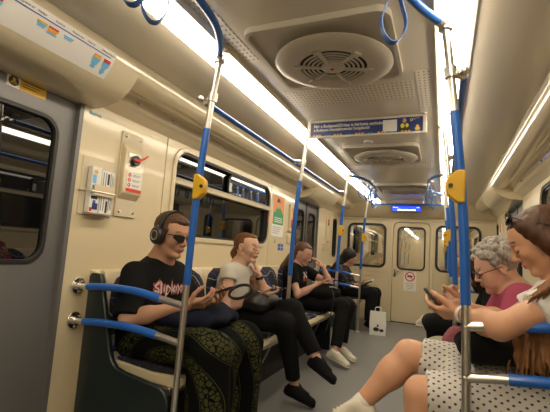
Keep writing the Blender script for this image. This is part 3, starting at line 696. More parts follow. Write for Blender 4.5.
bm=bmesh.new()
for q in range(3): b2(bm,X-.029,X-.0284,1.125,1.235-.02*q,1.728-.012*q,1.731-.012*q)
link('print',bm,M['ink'],ys)
# line map on the cove above the door
def covep(z):  # x of the door cove profile at height z
    for (x0,z0),(x1,z1) in zip(PD,PD[1:]):
        if z1<=z<=z0: return x0+(x1-x0)*(z0-z)/(z0-z1+1e-9)
    return .98
def mapquad(bm,y0,y1,z0,z1,off):
    n=5; prev=None
    for k in range(n+1):
        z=z0+(z1-z0)*k/n; x=-(covep(z)-off); a=bm.verts.new((x,y0,z)); b=bm.verts.new((x,y1,z))
        if prev: bm.faces.new((prev[0],prev[1],b,a))
        prev=(a,b)
bm=bmesh.new(); mapquad(bm,-.1,1.335,1.80,1.915,.002); mp_=tag(link('line_map',bm,M['white']),'long white metro line map strip on the cream cove above the left door','line map')
bm=bmesh.new(); mapquad(bm,-.08,1.31,1.884,1.888,.004); link('line',bm,M['mapblue'],mp_)
names=['Kőbánya-Kispest','Határ út','Pöttyös utca','Ecseri út','Népliget','Nagyvárad tér','Semmelweis','Corvin-negyed','Kálvin tér','Ferenciek tere','Deák Ferenc tér','Arany János u.','Nyugati pu.','Lehel tér','Dózsa György út','Forgách utca','Gyöngyösi utca','Újpest-Központ']
for k,nm_ in enumerate(names):
    y=1.28-k*.078
    text_mesh('station_name',nm_,.0115,frame_mat((-(covep(1.899)-.0035),y-.03,1.899),(0,1,0),(.25,0,1)),M['greytext'],mp_)
rr=random.Random(3)
for (y,cols) in ((1.30,[(M['red'],2),(M['lblue'],7)]),(1.245,[(M['orange'],1),(M['yellow'],1),(M['lblue'],6)]),(1.09,[(M['lblue'],2)]),(1.02,[(M['red'],1),(M['yellow'],1),(M['orange'],1),(M['lblue'],1)]),(.97,[(M['yellow'],1),(M['lblue'],2)]),(.80,[(M['orange'],1),(M['red'],1),(M['lblue'],2)]),(.74,[(M['yellow'],1),(M['red'],1),(M['lblue'],3)]),(.66,[(M['yellow'],1),(M['lblue'],5)]),(.58,[(M['orange'],2),(M['lblue'],4)])):
    z=1.872
    for m,nn in cols:
        for q in range(nn):
            w_=.018+.006*rr.random()-.002*q; w_=max(.006,w_)
            bm=bmesh.new(); mapquad(bm,y-w_,y+w_,z-.0062,z,.0045); z-.007
            link('route_mark',bm,m,mp_); z-=.0068
# posters beyond the window
bm=bmesh.new(); b2(bm,X,X+.005,3.985,4.34,1.195,1.675); ps=tag(link('poster',bm,M['paper'],None,bevel=.001),'tall poster of a person in a green jumper on an orange ground','poster')
bm=bmesh.new(); b2(bm,X+.005,X+.0058,4.0,4.325,1.335,1.66); link('orange_ground',bm,M['orange'],ps)
bm=bmesh.new(); b2(bm,X+.0058,X+.0064,4.02,4.31,1.335,1.47); ball(bm,(X+.006,4.17,1.47),.10,(.01,1,.6)); link('printed_jumper',bm,M['green'],ps)
bm=bmesh.new(); ball(bm,(X+.0064,4.15,1.565),.045,(.02,.9,1.15)); link('printed_face',bm,M['skinprint'],ps)
bm=bmesh.new(); ball(bm,(X+.0062,4.15,1.60),.05,(.02,1.0,.7)); link('printed_hair',bm,M['ink'],ps)
bm=bmesh.new()
for q in range(3): b2(bm,X+.0064,X+.007,4.05,4.28,1.36+.022*q,1.37+.022*q)
link('printed_stripes',bm,M['white'],ps)
bm=bmesh.new()
for q in range(4): b2(bm,X+.005,X+.0056,4.02,4.28-.03*q,1.30-.022*q,1.306-.022*q)
link('print',bm,M['greytext'],ps)
t=wthing('emergency_intercom','narrow cream intercom box with red and yellow label beside the orange poster','intercom',(X,4.56,1.35))
bm=bmesh.new(); b2(bm,X-.004,X+.03,4.49,4.63,1.28,1.62); link('housing',into(t,bm),M['cream'],t,bevel=.008)
bm=bmesh.new(); b2(bm,X+.03,X+.031,4.51,4.61,1.44,1.58); link('yellow_field',into(t,bm),M['yellow'],t)
bm=bmesh.new(); b2(bm,X+.031,X+.032,4.52,4.60,1.50,1.57); link('red_field',into(t,bm),M['orange'],t)
bm=bmesh.new(); b2(bm,X+.03,X+.032,4.51,4.61,1.33,1.43); link('red_band',into(t,bm),M['red'],t)
bm=bmesh.new(); b2(bm,X,X+.025,4.47,4.56,1.14,1.24); link('handset',into(t,bm),M['cream_dull'],t,bevel=.006)
bm=bmesh.new(); b2(bm,X-.004,X+.002,4.22,4.38,.985+.06,1.06+.06); st=tag(link('pictogram_sticker',bm,M['mapblue']),'small blue pictogram sticker under the orange poster','sticker')
bm=bmesh.new(); b2(bm,X+.002,X+.003,4.23,4.37,1.08,1.085); b2(bm,X+.002,X+.003,4.295,4.305,1.05,1.115); link('white_lines',bm,M['white'],st)
for q,zz in enumerate((1.16,)): 
    o=text_mesh('wall_print','34',.06,frame_mat((X+.0012,4.08,zz-.02),(0,1,0),(0,0,1)),mat('green_ink',(.2,.35,.12),.5),None); tag(o,'faded green characters on the wall under the poster','lettering')
# far door panel equipment, both sides
for sx in (-1,1):
    t=wthing('emergency_box','slim cream handle box with red marks on the far %s wall panel'%SIDE[sx],'emergency box',(sx*XW,6.25,1.45))
    bm=bmesh.new(); b2(bm,sx*(XW+.005),sx*(XW-.03),6.17,6.33,1.20,1.62); link('housing',into(t,bm),M['cream'],t,bevel=.008)
    for (a,b,m) in ((1.54,1.60,M['red']),(1.50,1.54,M['ink']),(1.22,1.25,M['red'])):
        bm=bmesh.new(); b2(bm,sx*(XW-.03),sx*(XW-.032),6.20,6.28,a,b); link('mark',into(t,bm),m,t)
    bm=bmesh.new(); b2(bm,sx*XW,sx*(XW-.025),6.05,6.15,1.10,1.20); link('handset',into(t,bm),M['cream_dull'],t,bevel=.005)
# red tag on the big left window, red marks by the far right door
bm=bmesh.new(); b2(bm,X+.002,X-.03,3.885,3.9,1.33,1.43); tag(link('red_tag',bm,M['red']),'small red tag on the right edge of the big left window','tag')
bm=bmesh.new(); b2(bm,XW-.012,XW+.004,4.62,4.68,1.42,1.56); rt=tag(link('red_handle_label',bm,M['red'],None,bevel=.002),'small red label beside the far right doorway','label')
bm=bmesh.new(); b2(bm,XW-.013,XW-.0125,4.63,4.67,1.47,1.50); link('white_field',bm,M['paper'],rt)
# ------------------------------------------------------------------ signed-distance modelling for bodies and clothes
V3=lambda *a: np.array(a,float)
def nrm(v): v=np.array(v,float); return v/np.linalg.norm(v)
class Sdf:
    """smooth union of tapered capsules and ellipsoids, optional carving and cut planes"""
    def __init__(s): s.pr=[]; s.cuts=[]; s.disp=None
    def cap(s,a,b,ra,rb=None,k=.02,carve=False,sq=None,flat=False):
        a=np.array(a,float); b=np.array(b,float); rb=ra if rb is None else rb; m=max(ra,rb)+k+.02
        s.pr.append(('c',np.minimum(a,b)-m,np.maximum(a,b)+m,(a,b,ra,rb,sq,flat),k,carve)); return s
    def ell(s,c,r,R=None,k=.02,carve=False):
        c=np.array(c,float); r=np.array(r,float); R=np.eye(3) if R is None else R; m=max(r)+k+.02
        s.pr.append(('e',c-m,c+m,(c,r,R),k,carve)); return s
    def chain(s,pts,rs,k=.02,**kw):
        for i in range(len(pts)-1): s.cap(pts[i],pts[i+1],rs[i],rs[i+1],k,**kw)
        return s
    def cut(s,p,n,rad=None): s.cuts.append((np.array(p,float),nrm(n),rad)); return s   # removes the side n points to
    def bounds(s):
        lo=np.min([p[1] for p in s.pr if not p[5]],0); hi=np.max([p[2] for p in s.pr if not p[5]],0); return lo,hi
    def field(s,lo,h,n):
        ax=[lo[i]+h*np.arange(n[i]) for i in range(3)]
        F=np.full(n,.08,np.float32)
        for t,a,b,par,k,carve in s.pr:
            i0=[max(0,int((a[i]-lo[i])/h)) for i in range(3)]; i1=[min(n[i],int((b[i]-lo[i])/h)+2) for i in range(3)]
            if any(i1[i]<=i0[i] for i in range(3)): continue
            x,y,z=[ax[i][i0[i]:i1[i]] for i in range(3)]
            X_=x[:,None,None]; Y_=y[None,:,None]; Z_=z[None,None,:]
            if t=='c':
                A,B,ra,rb,sq,flat=par; ab=B-A; L2=max(ab.dot(ab),1e-9); dx,dy,dz=X_-A[0],Y_-A[1],Z_-A[2]
                tt=np.clip((dx*ab[0]+dy*ab[1]+dz*ab[2])/L2,0,1)
                qx,qy,qz=dx-tt*ab[0],dy-tt*ab[1],dz-tt*ab[2]
                if sq is not None:
                    nn=nrm(sq[0]); f=1/sq[1]-1; dd=(qx*nn[0]+qy*nn[1]+qz*nn[2])*f; qx,qy,qz=qx+dd*nn[0],qy+dd*nn[1],qz+dd*nn[2]
                d=np.sqrt(qx*qx+qy*qy+qz*qz)-(ra+(rb-ra)*tt)
                if sq is not None: d=d*min(1,sq[1]*1.3)
                if flat: d=np.maximum(d,(dx*ab[0]+dy*ab[1]+dz*ab[2])/math.sqrt(L2)-math.sqrt(L2))
            else:
                c,r,R=par; dx,dy,dz=X_-c[0],Y_-c[1],Z_-c[2]
                q=[(dx*R[0,i]+dy*R[1,i]+dz*R[2,i])/r[i] for i in range(3)]
                k0=np.sqrt(q[0]**2+q[1]**2+q[2]**2)+1e-9; k1=np.sqrt((q[0]/r[0])**2+(q[1]/r[1])**2+(q[2]/r[2])**2)+1e-9
                d=k0*(k0-1)/k1
            sl=(slice(i0[0],i1[0]),slice(i0[1],i1[1]),slice(i0[2],i1[2])); f=F[sl]
            if carve:
                hh=np.clip(.5-.5*(f+d)/k,0,1); F[sl]=f+(-d-f)*hh+k*hh*(1-hh)
            else:
                hh=np.clip(.5+.5*(d-f)/k,0,1); F[sl]=d+(f-d)*hh-k*hh*(1-hh)
        if s.disp is not None:
            F=F+s.disp(ax[0][:,None,None],ax[1][None,:,None],ax[2][None,None,:]).astype(np.float32)
        for p,nn,rad in s.cuts:
            g=(ax[0][:,None,None]-p[0])*nn[0]+(ax[1][None,:,None]-p[1])*nn[1]+(ax[2][None,None,:]-p[2])*nn[2]
            if rad is None: F=np.maximum(F,g)
            else:
                rr2=(ax[0][:,None,None]-p[0])**2+(ax[1][None,:,None]-p[1])**2+(ax[2][None,None,:]-p[2])**2
                F=np.where(rr2<rad*rad,np.maximum(F,g),F)
        return F
    def nets(s,h,lo=None,hi=None):
        if lo is None: lo,hi=s.bounds()
        lo=np.array(lo,float); hi=np.array(hi,float)
        n=tuple(int(math.ceil((hi[i]-lo[i])/h))+1 for i in range(3))
        F=s.field(lo,h,n); I=F<0
        c=np.zeros(tuple(q-1 for q in n),np.int8)
        for i in (0,1):
            for j in (0,1):
                for k in (0,1): c+=I[i:n[0]-1+i,j:n[1]-1+j,k:n[2]-1+k]
        act=(c>0)&(c<8); ids=-np.ones(act.shape,np.int64); cells=np.argwhere(act); ids[act]=np.arange(len(cells))
        P=np.zeros((len(cells),3)); cnt=np.zeros(len(cells)); cx,cy,cz=cells.T
        cor=[(i,j,k) for i in (0,1) for j in (0,1) for k in (0,1)]
        for a in cor:
            for b in cor:
                if sum(abs(a[i]-b[i]) for i in range(3))==1 and a<b:
                    fa=F[cx+a[0],cy+a[1],cz+a[2]]; fb=F[cx+b[0],cy+b[1],cz+b[2]]; m=(fa<0)!=(fb<0)
                    t=np.where(m,fa/(fa-fb+1e-12),0)
                    for i in range(3): P[:,i]+=np.where(m,a[i]+(b[i]-a[i])*t,0)
                    cnt+=m
        P=(P/cnt[:,None]+cells)*h+lo
        faces=[]
        for ax_ in range(3):
            o=[1 if i==ax_ else 0 for i in range(3)]
            A=I[:n[0]-o[0],:n[1]-o[1],:n[2]-o[2]]; B=I[o[0]:,o[1]:,o[2]:]
            e=np.argwhere(A!=B); u,v=[(1,2),(2,0),(0,1)][ax_]
            ok=(e[:,u]>0)&(e[:,v]>0)&(e[:,u]<n[u]-1)&(e[:,v]<n[v]-1); e=e[ok]
            if len(e)==0: continue
            def cid(du,dv):
                q=e.copy(); q[:,u]-=du; q[:,v]-=dv; return ids[q[:,0],q[:,1],q[:,2]]
            f=np.stack([cid(1,1),cid(0,1),cid(0,0),cid(1,0)],1)
            flip=~A[e[:,0],e[:,1],e[:,2]]; f[flip]=f[flip][:,::-1]; faces.append(f)
        return P,np.concatenate(faces) if faces else np.zeros((0,4),int)
def fold(amp,scale,seed=0,aniso=(1,1,1)):
    r=np.random.RandomState(seed); W=[(r.normal(size=3)*np.array(aniso)*scale,r.rand()*6.28) for _ in range(7)]
    def f(x,y,z):
        t=0
        for w,p in W: t=t+np.sin(x*w[0]+y*w[1]+z*w[2]+p)
        return t*amp/3
    return f
def sdf_object(name,s,h,m,parent=None,fine=(),origin=None,matfn=None,wp=None):
    """fine: list of (lo,hi,h) boxes meshed at higher resolution; wp: world offset of the parent"""
    P,Fc=s.nets(h); Vs=[P]; Fs=[]
    for lo,hi,hf in fine:
        lo=np.array(lo); hi=np.array(hi)
        ins=((P>lo+h*.8)&(P<hi-h*.8)).all(1); Fc=Fc[~ins[Fc].all(1)]
    Fs.append(Fc); base=len(P)
    for lo,hi,hf in fine:
        P2,F2=s.nets(hf,lo,hi); Vs.append(P2); Fs.append(F2+base); base+=len(P2)
    Vv=np.concatenate(Vs); Ff=np.concatenate(Fs)
    org=np.array(origin if origin is not None else (wp if wp is not None else (0,0,0)),float)
    me=bpy.data.meshes.new(name); me.vertices.add(len(Vv)); me.vertices.foreach_set('co',(Vv-org).astype(np.float32).ravel())
    me.loops.add(Ff.size); me.loops.foreach_set('vertex_index',Ff.astype(np.int32).ravel())
    me.polygons.add(len(Ff)); me.polygons.foreach_set('loop_start',np.arange(0,Ff.size,4,dtype=np.int32)); me.polygons.foreach_set('loop_total',np.full(len(Ff),4,np.int32))
    me.polygons.foreach_set('use_smooth',np.ones(len(Ff),bool))
    ms=m if isinstance(m,(list,tuple)) else [m]
    for mm in ms: me.materials.append(mm)
    if matfn is not None:
        C_=Vv[Ff].mean(1); me.polygons.foreach_set('material_index',matfn(C_).astype(np.int32))
    me.update(calc_edges=True)
    used_=np.zeros(len(Vv),bool); used_[Ff.ravel()]=True
    if not used_.all():
        b=bmesh.new(); b.from_mesh(me); bmesh.ops.delete(b,geom=[v for v in b.verts if not v.link_faces],context='VERTS'); b.to_mesh(me); b.free()
    o=bpy.data.objects.new(name,me); COL.objects.link(o)
    if parent is not None: o.parent=parent
    elif origin is not None: o.location=origin
    return o

# ------------------------------------------------------------------ skin, hair, cloth materials
def skin(name,c): return mat(name,c,.48,noise=.07,nscale=30,sss=.12,spec=.4)
SK={'man':skin('skin_warm',(.50,.27,.165)),'w2':skin('skin_fair',(.62,.37,.26)),'w3':skin('skin_pink',(.60,.34,.25)),'w4':skin('skin_tan',(.45,.24,.15)),
    'yw':skin('skin_light',(.60,.32,.19)),'old':skin('skin_rosy',(.62,.36,.26)),'dk':skin('skin_deep',(.40,.22,.14))}
LIP=mat('lips',(.46,.17,.13),.4); LIPM=mat('lips_pale',(.46,.19,.13),.45)
def hairmat(name,c,c2):
    m,N,L,b=new_mat(name)
    tc=N.new('ShaderNodeTexCoord'); mp=N.new('ShaderNodeMapping'); mp.inputs['Scale'].default_value=(130,130,9); L.new(tc.outputs['Object'],mp.inputs[0])
    n=N.new('ShaderNodeTexNoise'); n.inputs['Scale'].default_value=1; n.inputs['Detail'].default_value=4; L.new(mp.outputs[0],n.inputs['Vector'])
    r=N.new('ShaderNodeMix'); r.data_type='RGBA'; r.inputs[6].default_value=(*c,1); r.inputs[7].default_value=(*c2,1); L.new(n.outputs['Fac'],r.inputs[0]); L.new(r.outputs[2],b.inputs['Base Color'])
    bp=N.new('ShaderNodeBump'); bp.inputs['Strength'].default_value=.6; bp.inputs['Distance'].default_value=.004; L.new(n.outputs['Fac'],bp.inputs['Height']); L.new(bp.outputs[0],b.inputs['Normal'])
    b.inputs['Roughness'].default_value=.5; b.inputs['Specular IOR Level'].default_value=.3; return m
HA={'man':hairmat('hair_brown_short',(.05,.022,.01),(.13,.06,.03)),'w2':hairmat('hair_auburn',(.075,.03,.012),(.22,.095,.035)),'w3':hairmat('hair_chestnut',(.06,.028,.014),(.15,.075,.04)),
    'w4':hairmat('hair_black',(.006,.005,.005),(.02,.017,.015)),'yw':hairmat('hair_dark_chestnut',(.035,.014,.007),(.12,.05,.02)),'ywl':hairmat('hair_ginger_tips',(.07,.025,.008),(.34,.15,.045)),'old':hairmat('hair_grey',(.05,.04,.032),(.62,.56,.5)),'dk':hairmat('hair_near_black',(.008,.006,.005),(.03,.02,.015))}
CL={'black':mat('black_cotton',(.006,.006,.0065),.9,spec=.2,bump=.25,bscale=14),'blackt':mat('black_trousers',(.005,.005,.0055),.9,spec=.2,bump=.2,bscale=12),'white':mat('white_knit',(.60,.57,.50),.85,bump=.3,bscale=25),
    'magenta':mat('mauve_cotton',(.34,.045,.10),.8,bump=.25,bscale=16),'olive':mat('khaki_cloth',(.30,.28,.19),.85,bump=.2,bscale=15),'cream':mat('offwhite_canvas',(.62,.57,.46),.7,noise=.08,nscale=20),
    'sole':mat('pale_sole',(.66,.62,.52),.6),'leather':mat('black_leather',(.006,.006,.007),.4,bump=.35,bscale=30),'navybag':mat('navy_cloth',(.006,.008,.022),.85,spec=.2,bump=.3,bscale=18),'phone':mat('phone_black',(.008,.008,.01),.12,coat=.5),
    'screen':mat('phone_screen',(.02,.02,.03),.08),'casered':mat('phone_case_grey',(.05,.055,.07),.3),'sock':mat('white_sock',(.7,.67,.6),.8)}
def dotted(name,base,dot,scale,thr,jit=.0,uvx=None):
    m,N,L,b=new_mat(name); tc=N.new('ShaderNodeTexCoord'); v=N.new('ShaderNodeTexVoronoi'); v.inputs['Scale'].default_value=scale; v.inputs['Randomness'].default_value=jit
    L.new(tc.outputs['Object'],v.inputs['Vector']); lt=N.new('ShaderNodeMath'); lt.operation='LESS_THAN'; lt.inputs[1].default_value=thr; L.new(v.outputs['Distance'],lt.inputs[0])
    mx=N.new('ShaderNodeMix'); mx.data_type='RGBA'; mx.inputs[6].default_value=(*base,1); mx.inputs[7].default_value=(*dot,1); L.new(lt.outputs[0],mx.inputs[0]); L.new(mx.outputs[2],b.inputs['Base Color']); b.inputs['Roughness'].default_value=.85; return m
CL['floral']=dotted('black_floral_cloth',(.006,.006,.007),(.22,.13,.15),38,.3,1)
def dots2d():
    m,N,L,b=new_mat('white_dotted_cotton'); tc=N.new('ShaderNodeTexCoord'); sp=N.new('ShaderNodeSeparateXYZ'); L.new(tc.outputs['Object'],sp.inputs[0])
    ad=N.new('ShaderNodeMath'); ad.operation='ADD'; L.new(sp.outputs[1],ad.inputs[0]); L.new(sp.outputs[2],ad.inputs[1])
    cb=N.new('ShaderNodeCombineXYZ'); L.new(sp.outputs[0],cb.inputs[0]); L.new(ad.outputs[0],cb.inputs[1])
    mp=N.new('ShaderNodeMapping'); mp.inputs['Rotation'].default_value=(0,0,.78); L.new(cb.outputs[0],mp.inputs[0])
    v=N.new('ShaderNodeTexVoronoi'); v.voronoi_dimensions='2D'; v.inputs['Scale'].default_value=40; v.inputs['Randomness'].default_value=.12; L.new(mp.outputs[0],v.inputs['Vector'])
    lt=N.new('ShaderNodeMath'); lt.operation='LESS_THAN'; lt.inputs[1].default_value=.20; L.new(v.outputs['Distance'],lt.inputs[0])
    mx=N.new('ShaderNodeMix'); mx.data_type='RGBA'; mx.inputs[6].default_value=(.66,.62,.56,1); mx.inputs[7].default_value=(.06,.06,.09,1); L.new(lt.outputs[0],mx.inputs[0]); L.new(mx.outputs[2],b.inputs['Base Color']); b.inputs['Roughness'].default_value=.85; return m
CL['dots']=dots2d()
CL['top_spots']=dotted('white_top_with_motifs',(.70,.67,.62),(.25,.03,.06),13,.12,1)
def harem():
    m,N,L,b=new_mat('black_trousers_olive_ornament'); tc=N.new('ShaderNodeTexCoord')
    w=N.new('ShaderNodeTexWave'); w.wave_type='RINGS'; w.rings_direction='SPHERICAL'; w.inputs['Scale'].default_value=2.1; w.inputs['Distortion'].default_value=1.2; w.inputs['Detail'].default_value=0
    mp=N.new('ShaderNodeMapping'); mp.inputs['Location'].default_value=(-.35,.25,-.30); L.new(tc.outputs['Object'],mp.inputs[0]); L.new(mp.outputs[0],w.inputs['Vector'])
    g=N.new('ShaderNodeMath'); g.operation='GREATER_THAN'; g.inputs[1].default_value=.62; L.new(w.outputs['Fac'],g.inputs[0])
    v=N.new('ShaderNodeTexVoronoi'); v.feature='DISTANCE_TO_EDGE'; v.inputs['Scale'].default_value=42; L.new(tc.outputs['Object'],v.inputs['Vector'])
    g2=N.new('ShaderNodeMath'); g2.operation='GREATER_THAN'; g2.inputs[1].default_value=.09; L.new(v.outputs['Distance'],g2.inputs[0])
    mu=N.new('ShaderNodeMath'); mu.operation='MULTIPLY'; L.new(g.outputs[0],mu.inputs[0]); L.new(g2.outputs[0],mu.inputs[1])
    # thin border lines
    a=N.new('ShaderNodeMath'); a.operation='SUBTRACT'; a.inputs[1].default_value=.48; L.new(w.outputs['Fac'],a.inputs[0]); ab=N.new('ShaderNodeMath'); ab.operation='ABSOLUTE'; L.new(a.outputs[0],ab.inputs[0])
    l=N.new('ShaderNodeMath'); l.operation='LESS_THAN'; l.inputs[1].default_value=.03; L.new(ab.outputs[0],l.inputs[0])
    ad=N.new('ShaderNodeMath'); ad.operation='MAXIMUM'; L.new(mu.outputs[0],ad.inputs[0]); L.new(l.outputs[0],ad.inputs[1])
    mx=N.new('ShaderNodeMix'); mx.data_type='RGBA'; mx.inputs[6].default_value=(.004,.0045,.004,1); mx.inputs[7].default_value=(.050,.052,.018,1); L.new(ad.outputs[0],mx.inputs[0]); L.new(mx.outputs[2],b.inputs['Base Color']); b.inputs['Roughness'].default_value=.95; b.inputs['Specular IOR Level'].default_value=.1
    return m
CL['harem']=harem()

# ------------------------------------------------------------------ anatomy
def headframe(pos,fwd,up=(0,0,1)):
    f=nrm(fwd); u=np.array(up,float); u=nrm(u-f*u.dot(f)); l=np.cross(u,f); R=np.stack([f,l,u],1)
    return np.array(pos,float),R
def add_head(s,pos,R,sc=1,fem=True,old=False):
    w=lambda x,y,z: pos+R@(np.array((x,y,z))*sc)
    E=lambda c,r,k=.012,carve=False: s.ell(w(*c),np.array(r)*sc,R,k*sc,carve)
    C=lambda a,b,ra,rb,k=.012,carve=False: s.cap(w(*a),w(*b),ra*sc,rb*sc,k*sc,carve)
    E((-.022,0,.032),(.092,.073,.082)); E((.030,0,.035),(.055,.062,.062),.03)
    E((.034,0,-.020),(.050,.058,.075),.03)
    jw=.048 if fem else .054
    for q in (-1,1):
        C((-.020,q*jw,-.046),(.060,q*.014,-.094),.015,.014,.022)
        E((.058,q*.038,-.022),(.024,.020,.022),.02)       # cheek
        if old: E((.060,q*.034,-.055),(.022,.020,.026),.02)
    E((.072,0,-.094),(.016,.019,.014),.018)                # chin
    C((.077,-.028,.027),(.077,.028,.027),.0085,.0085,.018)   # brow
    for q in (-1,1): E((.096,q*.033,.007),(.015,.014,.009),.012,True)
    for q in (-1,1): E((.0715,q*.032,.004),(.0165,.0165,.0125),.005)   # lid over the eyeball
    C((.084,0,.018),(.106,0,-.024),.0075,.0105,.010)       # nose
    for q in (-1,1): E((.096,q*.0115,-.030),(.010,.0075,.0075),.005)
    E((.078,0,-.054),(.016,.024,.019),.016)
    C((.094,-.016,-.0545),(.094,.016,-.0555),.0048,.0040,.004); C((.0905,-.012,-.0645),(.0905,.012,-.0645),.0052,.0052,.004)
    s.cap(w(.103,-.02,-.060),w(.103,.02,-.060),.0028*sc,.0028*sc,.003*sc,True)
    for q in (-1,1):                                        # ears
        E((-.014,q*.073,.002),(.020,.0085,.030),.005); E((-.008,q*.081,.002),(.010,.006,.018),.004,True); E((-.010,q*.073,-.026),(.010,.007,.010),.004)
    return w
def lipfn(pos,R,sc):
    def f(C_):
        q=(C_-pos)@R/sc
        return ((q[:,0]>.088)&(abs(q[:,1])<.022-(abs(q[:,2]+.06))*.5)&(q[:,2]>-.0725)&(q[:,2]<-.0495)).astype(int)
    return f
def face_details(parent,wp,pos,R,sc,browm,open_=False,lash=True):
    w=lambda x,y,z: Vector(pos+R@(np.array((x,y,z))*sc)-wp)
    for q in (-1,1):
        bm=bmesh.new(); tube(bm,catmull([w(.0835,q*.012,.0295),w(.086,q*.028,.036),w(.074,q*.050,.0315)],4),[.0030*sc]*9,6); link('eyebrow',bm,browm,parent)
        bm=bmesh.new(); tube(bm,catmull([w(.0815,q*.017,-.0035),w(.0865,q*.031,-.0055),w(.077,q*.046,-.0035)],4),[.0026*sc]*9,6); link('eyelashes',bm,M['ink'],parent)
def hand_prims(s,wrist,d,pn,side,sc=1,curl=(.5,.5,.5,.5),thumb=.4,spread=.06,bend=None):
    """d: finger direction, pn: palm normal (out of the palm), side=+1 puts the thumb along cross(d,pn)"""
    d=nrm(d); pn=np.array(pn,float); pn=nrm(pn-d*pn.dot(d)); t=np.cross(d,pn)*side; wr=np.array(wrist,float)
    W_=lambda a,b,c: wr+(d*a+t*b+pn*c)*sc
    k=.006*sc; boxes=[wr]
    for b in (-.026,-.009,.009,.026): s.cap(W_(.008,b*.62,0),W_(.080-abs(b-.005)*.25,b,0),.0125*sc,.0105*sc,.010*sc)
    s.cap(W_(.02,.02,.006),W_(.05,.024,.008),.013*sc,.012*sc,.012*sc)
    L_=[(.040,.026,.021),(.044,.029,.022),(.041,.026,.021),(.032,.020,.018)]
    tips=[]
    for i,b in enumerate((.028,.009,-.010,-.028)):
        p=W_(.082-abs(b-.005)*.3,b,0); ang=curl[i]*.7; dd=d*1.0
        r=.0092-.0008*(i==3); sp=(b/.028)*spread
        for j,l in enumerate(L_[i]):
            dirv=(d*math.cos(ang)+pn*math.sin(ang)+t*sp); dirv=nrm(dirv); q=p+dirv*l*sc
            s.cap(p,q,(r-.0008*j)*sc,(r-.0008*(j+1))*sc,.004*sc); p=q; ang+=curl[i]*.95
        tips.append(p); boxes.append(p)
    p=W_(.022,.026,.006); a=.75
    for j,l in enumerate((.040,.032,.026)):
        dirv=nrm(d*math.cos(a)*1.0+t*math.sin(a)+pn*thumb); q=p+dirv*l*sc
        s.cap(p,q,(.0125-.0015*j)*sc,(.011-.0015*j)*sc,.006*sc); p=q; a-=.32
    boxes.append(p)
    b=np.array(boxes); return (b.min(0)-.035,b.max(0)+.035)
